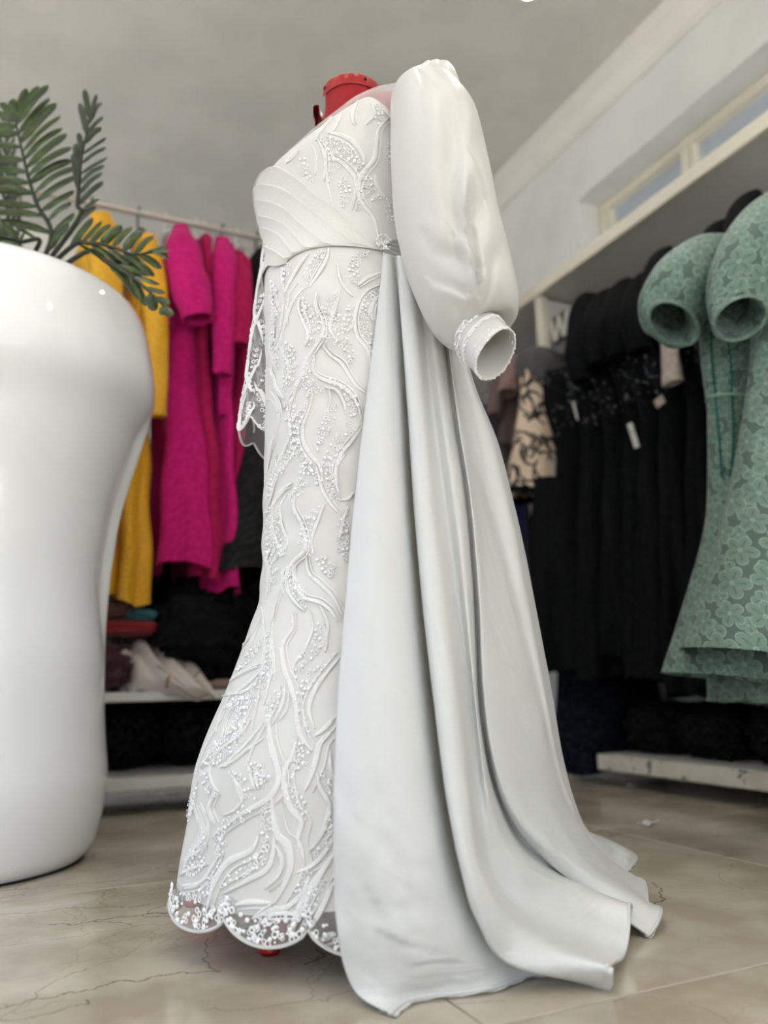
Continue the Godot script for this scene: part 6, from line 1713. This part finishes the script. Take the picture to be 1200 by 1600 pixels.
func right_clothes():
	var v := 2.128
	var turn := -PI / 2
	var g := "black gowns on the right unit's rail"
	var names := ["black gown hanging farthest in, next to the beige floral dress", "black gown with a white waist label, second from the beige floral dress", "black gown with high puffed shoulder rising above the rail", "black gown with silver hanger loop at its neck", "black sequinned gown with a narrow white label at its waist", "black sequinned gown behind the left mint puff sleeve", "black gown with a silver satin panel beside the mint dress", "black gown partly hidden behind the mint bodice", "black gown behind the mint skirts", "black gown behind the mint dresses, farther right", "black gown behind the mint dresses, nearest the camera"]
	var us := [2.52, 2.40, 2.29, 2.19, 2.09, 1.99, 1.89, 1.78, 1.66, 1.54, 1.42]
	for k in us.size():
		var top := 1.665 + 0.02 * sin(k * 2.3) - (0.06 if k == 0 else 0.0)
		var hem: float = [0.42, 0.36, 0.44, 0.36, 0.35, 0.30, 0.33, 0.30, 0.31, 0.30, 0.30][k]
		var z: float = 0.05 if k == 0 else 0.015 * sin(k * 1.7)
		var o := garment("gown", names[k], "gown", g, room(v, 0, us[k]), turn, M["black crepe"], [[top, 0.03, 0.012], [top - 0.012, 0.11, 0.022], [top - 0.05, 0.18, 0.04, z], [top - 0.18, 0.20, 0.05, z], [1.30, 0.165, 0.045, z], [1.22, 0.16, 0.042, z], [1.0, 0.185, 0.055, z], [0.7, 0.21, 0.07, z], [hem, 0.235, 0.085, z]], 6 + k % 3, 0.14, 60 + k, [] if k < 2 else [[[Vector3(0, top - 0.02, 0.13), Vector3(0.0, top + (0.10 if k == 2 else 0.03), 0.20), Vector3(0.01, top - 0.10, 0.26), Vector3(0.01, top - 0.22, 0.25)], [0.035, 0.055, 0.06, 0.045], 0.75]])
		var bits := []
		for q in 70:
			var a := rng.randf_range(-1.0, 1.0)
			var y := rng.randf_range(1.28, top - 0.05)
			var zz := 0.205 * cos(a)
			bits.append(frame_at(Vector3(0.055 * sin(a) + rng.randf_range(-0.01, 0.01), y, zz + z + 0.006), Vector3(sin(a) + rng.randf_range(-0.6, 0.6), rng.randf_range(-0.5, 0.6), cos(a)).normalized(), rng.randf_range(0.0016, 0.0032), 0.25))
		var disc := SphereMesh.new()
		disc.radius = 1.0
		disc.height = 2.0
		disc.radial_segments = 8
		disc.rings = 4
		scatter("sequins", disc, M["sequin"], bits, o)
		if k in [1, 4]:
			part("waist_label", slab(Vector3(0.022, 0.075 if k == 1 else 0.09, 0.003), 0.001), M["tag white"], o, Vector3(-0.01, 1.36 if k == 1 else 1.17, 0.185 if k == 1 else 0.20), Vector3(0.15, 0.2, 0.15))
		if k == 6:
			part("satin_panel", open_tube([Vector3(0.03, 1.55, 0.19), Vector3(0.03, 1.42, 0.235), Vector3(0.03, 1.27, 0.24)], [0.02, 0.035, 0.04], 0.5), M["satin silver"], o)
		if k in [0, 5]:
			part("waist_ribbon", slab(Vector3(0.04, 0.03, 0.004), 0.001), M["satin silver"], o, Vector3(0.0, 1.26, 0.175), Vector3(0.1, 0.1, 0.3))
		if k in [2, 3]:
			for q in 3:
				part("silver_neck_bit", open_tube([Vector3(-0.02 + q * 0.012, top + 0.03 - q * 0.01, 0.10 + q * 0.03), Vector3(-0.01, top - 0.02, 0.16 + q * 0.025), Vector3(0.0, top - 0.09 - q * 0.02, 0.20 + q * 0.02)], [0.008, 0.016, 0.010], 0.5, 0.12, 16), M["satin silver"], o)
		hanger(room(v, 1.735, us[k]), turn, M["satin silver"] if k in [2, 3, 5] else M["hanger dark"], ["dark hanger of the farthest black gown", "dark hanger of the second black gown", "silver hanger beside the puffed black shoulder", "silver padded hanger over the black gowns, middle", "dark hanger of the sequinned gown", "silver hanger beside the left mint puff sleeve", "dark hanger above the silver satin panel", "dark hanger behind the mint bodice", "dark hanger behind the mint skirts", "dark hanger farther right behind the mint dresses", "dark hanger nearest the camera on the right rail"][k], "", 0.05, 0.15)
	# silver bits above, added at two necks in place of hanger tops
	# the far bay beyond the post
	var far := "dresses in the far bay of the right unit"
	var fl := garment("dress", "beige dress printed with black flowers in front of the post, black hem band", "dress", far, room(2.03, 0, 2.57), turn, M["beige floral"], [[1.66, 0.04, 0.012, 0.10], [1.64, 0.11, 0.022, 0.09], [1.58, 0.17, 0.035, 0.06], [1.45, 0.18, 0.045, 0.04, -0.01], [1.30, 0.19, 0.06, 0.04, -0.04], [1.18, 0.21, 0.085, 0.03, -0.075], [1.095, 0.22, 0.105, 0.03, -0.10]], 5, 0.08, 91)
	part("hem_band", drape([[1.10, 0.225, 0.11, 0.03, -0.10], [1.085, 0.225, 0.11, 0.03, -0.101], [1.068, 0.222, 0.108, 0.03, -0.102]], 5, 0.02, 91, 0.85, 4), M["black cloth"], fl)
	part("lace_collar", drape([[1.672, 0.05, 0.02, 0.10], [1.64, 0.13, 0.035, 0.09], [1.58, 0.185, 0.045, 0.06], [1.52, 0.185, 0.048, 0.05]], 7, 0.12, 92, 0.85, 10), M["grey lace"], fl)
	garment("dress", "dark navy underskirt dress hanging to the floor next to the gown's train", "dress", far, room(2.13, 0, 2.56), turn, M["navy cloth"], [[0.75, 0.15, 0.05], [0.6, 0.19, 0.06], [0.4, 0.22, 0.08], [0.03, 0.235, 0.10, 0.03]], 5, 0.10, 93)
	garment("skirt", "long black skirt under the beige floral dress, beside the gown's train", "skirt", far, room(2.0, 0, 2.56), turn, M["black crepe"], [[1.12, 0.16, 0.06], [0.9, 0.19, 0.08], [0.6, 0.21, 0.10], [0.38, 0.23, 0.12]], 6, 0.10, 104)
	garment("dress", "dusty pink blouse high in the far bay behind the satin cuff", "blouse", far, room(2.19, 0, 2.86), turn, M["dusty pink"], [[1.68, 0.05, 0.02, 0.06], [1.66, 0.13, 0.03, 0.04], [1.58, 0.19, 0.045], [1.40, 0.20, 0.055], [1.26, 0.18, 0.05]], 5, 0.12, 94, [[[Vector3(0.0, 1.66, 0.13), Vector3(0.0, 1.72, 0.20), Vector3(0.0, 1.58, 0.25)], [0.04, 0.06, 0.05]]])
	garment("dress", "mauve dress in the far bay right of the cuff opening", "dress", far, room(2.17, 0, 2.95), turn, M["mauve cloth"], [[1.68, 0.05, 0.02, 0.05], [1.66, 0.13, 0.03, 0.03], [1.58, 0.2, 0.045], [1.52, 0.19, 0.05], [1.45, 0.2, 0.06], [1.38, 0.21, 0.07]], 6, 0.14, 95, [[[Vector3(0.0, 1.66, 0.13), Vector3(0.0, 1.70, 0.20), Vector3(0.0, 1.50, 0.25)], [0.04, 0.055, 0.045]]])
	garment("dress", "grey lace dress deep in the far bay below the satin cuff", "dress", far, room(2.15, 0, 3.04), turn, M["grey lace"], [[1.66, 0.05, 0.02, 0.05], [1.64, 0.13, 0.03, 0.03], [1.56, 0.2, 0.045], [1.45, 0.19, 0.05], [1.25, 0.2, 0.06]], 6, 0.14, 96)
	garment("dress", "royal blue dress in the far bay beside the gown's satin train", "dress", far, room(1.95, 0, 3.08), turn, M["royal blue"], [[1.60, 0.05, 0.02, 0.05], [1.58, 0.13, 0.035, 0.03], [1.48, 0.2, 0.06], [1.1, 0.2, 0.065], [0.8, 0.21, 0.07], [0.45, 0.22, 0.08]], 5, 0.14, 97)
	garment("dress", "orange red dress at the far end, seen just under the satin cuff", "dress", far, room(1.95, 0, 3.36), turn, M["orange red"], [[1.70, 0.05, 0.03, 0.05], [1.68, 0.13, 0.05, 0.03], [1.60, 0.2, 0.08], [1.35, 0.2, 0.09], [1.0, 0.2, 0.10]], 5, 0.12, 98)
	garment("dress", "black dress between the royal blue and the orange red one", "dress", far, room(2.1, 0, 3.26), turn, M["black crepe"], [[1.66, 0.05, 0.02, 0.05], [1.64, 0.13, 0.03, 0.03], [1.56, 0.2, 0.05], [1.2, 0.19, 0.06], [0.5, 0.21, 0.09]], 6, 0.14, 99)
	var us2 := [2.57, 2.86, 2.95, 3.04, 3.13, 3.26, 3.42]
	for k in us2.size():
		hanger(room(v, 1.735, us2[k]), turn, M["hanger dark"], "dark hanger of the " + ["beige floral dress", "dusty pink blouse", "mauve dress", "grey lace dress", "royal blue dress", "black far-bay dress", "orange red dress"][k], "", 0.05, 0.15)
	# dark bundles on the base shelf
	for k in 4:
		var h := heap("fabric_bundle", ["dark navy cloth piled on the plinth at the right edge of the view", "black cloth on the plinth under the mint dresses", "black cloth on the plinth below the middle black gowns", "black cloth on the plinth left end"][k], room(2.12, 0.103, [1.42, 1.72, 2.0, 2.25][k]), Vector3(0.28, 0.17, 0.26), M["navy cloth" if k == 0 else "black cloth"], 40 + k, 0.0, 0.15)
		h.set_meta("group", "dark cloth on the right unit's base shelf")
	# little sign with a letter, on the unit's inner end
	var s := thing("letter_sign", "small sign with a white letter W beside the post under the top board", "sign", spot(Vector3(0.723, 1.733, -3.086)), turn)
	part("sign_board", slab(Vector3(0.088, 0.12, 0.008), 0.001), M["hanger dark"], s)
	var tm := TextMesh.new()
	tm.text = "W"
	var f := SystemFont.new()
	f.font_names = PackedStringArray(["Droid Sans"])
	f.font_weight = 700
	tm.font = f
	tm.font_size = 64
	tm.pixel_size = 0.0021
	tm.depth = 0.004
	part("letter", tm, M["tag white"], s, Vector3(0, 0, 0.006))
	# paper scraps on the floor
	for q in [[Vector3(0.806, 0.002, -2.901), "white paper scrap on the floor under the plinth"], [Vector3(0.642, 0.002, -2.182), "white paper scrap on the floor beyond the train"]]:
		var o := thing("paper_scrap", q[1], "scrap", spot(q[0]), 0.4)
		var rows := []
		for j in 5:
			var row := PackedVector3Array()
			for i in 9:
				row.append(Vector3((i - 4) * 0.009, 0.003 * sin(i * 1.3 + j) + 0.003, (j - 2) * 0.007 + 0.003 * sin(i * 0.9)))
			rows.append(row)
		part("paper", skin(rows), M["tag white"], o)

func silhouette(spec: Array, n: int, k: int, folds: int, amp: float, seeded: int, tilted := 0.0) -> ArrayMesh:   # rings between left and right edges, [left, right, half depth]
	var ls := []
	var rs := []
	var ds := []
	for s in spec:
		ls.append(s[0])
		rs.append(s[1])
		ds.append(Vector3(s[2], 0, 0))
	var l := smooth(ls, n)
	var r := smooth(rs, n)
	var d := smooth(ds, n)
	var ph := seeded * 1.37
	var rows := []
	for j in n + 1:
		var t := float(j) / n
		var ring := PackedVector3Array()
		var c := (l[j] + r[j]) / 2.0
		var h := (r[j] - l[j]) / 2.0
		for i in k:
			var a := TAU * i / k
			var g := 1.0 + amp * smoothstep(0.1, 1.0, t) * (sin(folds * a + ph) + 0.4 * sin((folds + 2) * a - ph + 3.0 * t))
			ring.append(c + h * cos(a) + Vector3(0, 0, 1).rotated(Vector3.RIGHT, -tilted * smoothstep(0.2, 0.9, t)) * d[j].x * sin(a) * g)
		rows.append(ring)
	return skin(rows, true, true)

func mint_dresses():
	var rack := thing("garment_rack", "white standing garment rail just outside the right edge holding the mint dresses", "clothes rack", spot(Vector3(1.16, 0, -1.85)), VIEW)
	part("rail", rod(Vector3(0, 1.70, 0.32), Vector3(0, 1.70, -0.31), 0.0125, 14), M["rail metal"], rack)
	for z in [0.30, -0.295]:
		part("upright", rod(Vector3(0, 0.03, z), Vector3(0, 1.70, z), 0.0125, 14), M["rail metal"], rack)
		part("foot", rod(Vector3(-0.18, 0.0135, z), Vector3(0.25, 0.0135, z), 0.0125, 12), M["rail metal"], rack)
	var m: Material = M["mint lace"]
	var g := "mint green lace dresses at the right edge"
	# the front one
	var a := thing("dress", "mint green floral lace dress in front at the right edge, wide skirt in full view", "dress", Vector3.ZERO, VIEW, g)
	part("skirt", silhouette([[Vector3(0.883, 1.102, -1.860), Vector3(1.123, 1.096, -1.860), 0.06], [Vector3(0.850, 0.971, -1.850), Vector3(1.108, 0.965, -1.850), 0.07], [Vector3(0.789, 0.783, -1.830), Vector3(1.092, 0.776, -1.830), 0.10], [Vector3(0.706, 0.577, -1.800), Vector3(1.081, 0.568, -1.800), 0.14], [Vector3(0.628, 0.423, -1.780), Vector3(1.074, 0.361, -1.780), 0.17]], 60, 110, 4, 0.10, 3), m, a)
	part("bodice", silhouette([[Vector3(0.995, 1.552, -1.880), Vector3(1.198, 1.565, -1.880), 0.03], [Vector3(0.959, 1.447, -1.880), Vector3(1.208, 1.458, -1.880), 0.06], [Vector3(0.913, 1.254, -1.870), Vector3(1.157, 1.248, -1.870), 0.075], [Vector3(0.882, 1.092, -1.860), Vector3(1.122, 1.086, -1.860), 0.065]], 40, 72, 3, 0.04, 5), m, a)
	puff(a, [[Vector3(0.966, 1.527, -1.840), Vector3(1.018, 1.500, -1.840), 0.05], [Vector3(0.887, 1.465, -1.820), Vector3(0.978, 1.378, -1.820), 0.075], [Vector3(0.820, 1.379, -1.810), Vector3(0.938, 1.285, -1.800), 0.085], [Vector3(0.777, 1.281, -1.800), Vector3(0.906, 1.208, -1.790), 0.08], [Vector3(0.764, 1.198, -1.785), Vector3(0.896, 1.181, -1.785), 0.062], [Vector3(0.765, 1.164, -1.775), Vector3(0.887, 1.177, -1.775), 0.052]], m, 4)
	# the one behind it
	var b := thing("dress", "mint green floral lace dress behind the front one, teal sequin stripes and thin belt", "dress", Vector3.ZERO, VIEW, g)
	part("bodice", silhouette([[Vector3(0.897, 1.482, -2.000), Vector3(1.187, 1.493, -2.000), 0.03], [Vector3(0.849, 1.373, -2.000), Vector3(1.189, 1.383, -2.000), 0.06], [Vector3(0.821, 1.209, -1.990), Vector3(1.144, 1.200, -1.990), 0.07], [Vector3(0.819, 1.016, -1.980), Vector3(1.089, 1.009, -1.980), 0.065]], 40, 72, 3, 0.04, 7), m, b)
	part("skirt", silhouette([[Vector3(0.819, 1.023, -1.980), Vector3(1.090, 1.016, -1.980), 0.066], [Vector3(0.801, 0.864, -1.970), Vector3(1.089, 0.857, -1.970), 0.08], [Vector3(0.776, 0.719, -1.960), Vector3(1.095, 0.711, -1.960), 0.10], [Vector3(0.710, 0.556, -1.940), Vector3(1.092, 0.539, -1.940), 0.13], [Vector3(0.628, 0.373, -1.920), Vector3(1.080, 0.320, -1.920), 0.16]], 60, 110, 4, 0.12, 8), m, b)
	puff(b, [[Vector3(0.894, 1.480, -1.970), Vector3(0.930, 1.428, -1.970), 0.05], [Vector3(0.812, 1.468, -1.955), Vector3(0.899, 1.349, -1.955), 0.075], [Vector3(0.718, 1.399, -1.940), Vector3(0.853, 1.281, -1.940), 0.085], [Vector3(0.658, 1.307, -1.930), Vector3(0.809, 1.223, -1.925), 0.08], [Vector3(0.650, 1.251, -1.920), Vector3(0.795, 1.196, -1.920), 0.06], [Vector3(0.663, 1.247, -1.905), Vector3(0.783, 1.193, -1.905), 0.05]], m, 6)
	var stripe := func(pts: Array):
		var line := smooth(pts, 40)
		part("sequin_stripe", tube(line, [0.0045], 8, 0.5), M["green sequin"], b)
		var bits := []
		for q in 90:
			var p := line[rng.randi_range(0, 40)]
			bits.append(frame_at(p + Vector3(rng.randf_range(-0.006, 0.006), rng.randf_range(-0.006, 0.006), 0.004), Vector3(rng.randf_range(-0.6, 0.6), rng.randf_range(-0.3, 0.8), 1).normalized(), rng.randf_range(0.0018, 0.003), 0.25))
		var disc := SphereMesh.new()
		disc.radius = 1.0
		disc.height = 2.0
		disc.radial_segments = 8
		disc.rings = 4
		scatter("stripe_sequins", disc, M["green sequin"], bits, b)
	stripe.call([Vector3(0.820, 1.193, -1.915), Vector3(0.813, 1.108, -1.912), Vector3(0.812, 1.025, -1.910), Vector3(0.807, 0.911, -1.905), Vector3(0.798, 0.820, -1.890)])
	stripe.call([Vector3(0.859, 1.192, -1.915), Vector3(0.859, 1.107, -1.912), Vector3(0.852, 1.024, -1.910), Vector3(0.841, 0.910, -1.905), Vector3(0.819, 0.820, -1.890)])
	part("thin_belt", tube(smooth([Vector3(0.805, 1.026, -1.950), Vector3(0.800, 1.025, -1.905), Vector3(0.834, 1.027, -1.900), Vector3(0.887, 1.026, -1.905), Vector3(0.975, 1.029, -1.920)], 24), [0.0045], 8, 0.6), M["mint trim"], b)
	# a third, of which only the hem shows below
	var c := thing("dress", "mint green floral lace dress at the back, only its hem showing below the others", "dress", Vector3.ZERO, VIEW, g)
	part("skirt", silhouette([[Vector3(0.935, 1.060, -2.120), Vector3(1.192, 1.054, -2.120), 0.05], [Vector3(0.871, 0.693, -2.100), Vector3(1.167, 0.686, -2.100), 0.07], [Vector3(0.804, 0.449, -2.080), Vector3(1.147, 0.441, -2.080), 0.09], [Vector3(0.782, 0.300, -2.070), Vector3(1.137, 0.286, -2.070), 0.10]], 50, 100, 5, 0.14, 11), m, c)
	part("bodice", silhouette([[Vector3(1.062, 1.657, -2.140), Vector3(1.262, 1.652, -2.140), 0.03], [Vector3(1.010, 1.519, -2.140), Vector3(1.262, 1.512, -2.140), 0.05], [Vector3(0.963, 1.284, -2.130), Vector3(1.226, 1.278, -2.130), 0.055], [Vector3(0.934, 1.049, -2.120), Vector3(1.191, 1.043, -2.120), 0.05]], 30, 60, 3, 0.04, 12), m, c)
	for q in [[1170, 0.020], [1196, 0.020]]:
		pass
	for k in 2:
		part("lining_roll", open_tube([[Vector3(0.836, 0.527, -1.900), Vector3(0.817, 0.439, -1.880), Vector3(0.800, 0.352, -1.870)], [Vector3(0.883, 0.526, -1.900), Vector3(0.866, 0.438, -1.880), Vector3(0.851, 0.345, -1.870)]][k], [0.022, 0.026, 0.028], 0.55, 0.02), m, b)
	for k in 3:
		hanger(spot([Vector3(1.16, 1.70, -1.86), Vector3(1.16, 1.70, -1.98), Vector3(1.16, 1.70, -2.12)][k]), PI / 2 + VIEW, M["hanger white"], ["white hanger of the front mint dress", "white hanger of the mint dress with sequin stripes", "white hanger of the back mint dress"][k], "", 0.07, 0.15)

func puff(o: Node3D, spec: Array, m: Material, seeded: int):   # a short puffed sleeve with a gathered band and an open end
	var s := part("puff_sleeve", silhouette(spec, 44, 72, 5, 0.08, seeded, 0.85), m, o)
	var e: Array = spec[spec.size() - 1]
	var c: Vector3 = (e[0] + e[1]) / 2.0
	var h: Vector3 = (e[1] - e[0]) / 2.0
	var rows := []
	for q in [[1.0, 0.0], [1.04, 0.004], [1.06, 0.012], [1.02, 0.020], [0.95, 0.021], [0.90, 0.012], [0.86, -0.02], [0.80, -0.08]]:
		var ring := PackedVector3Array()
		for i in 56:
			var a := TAU * i / 56.0
			ring.append(c + h * cos(a) * q[0] + Vector3(0, 0, 1).rotated(Vector3.RIGHT, -0.85) * e[2] * sin(a) * q[0] + Vector3(-0.1, -0.66, 0.74).normalized() * q[1])
		rows.append(ring)
	part("sleeve_band", skin(rows, true), m, s)
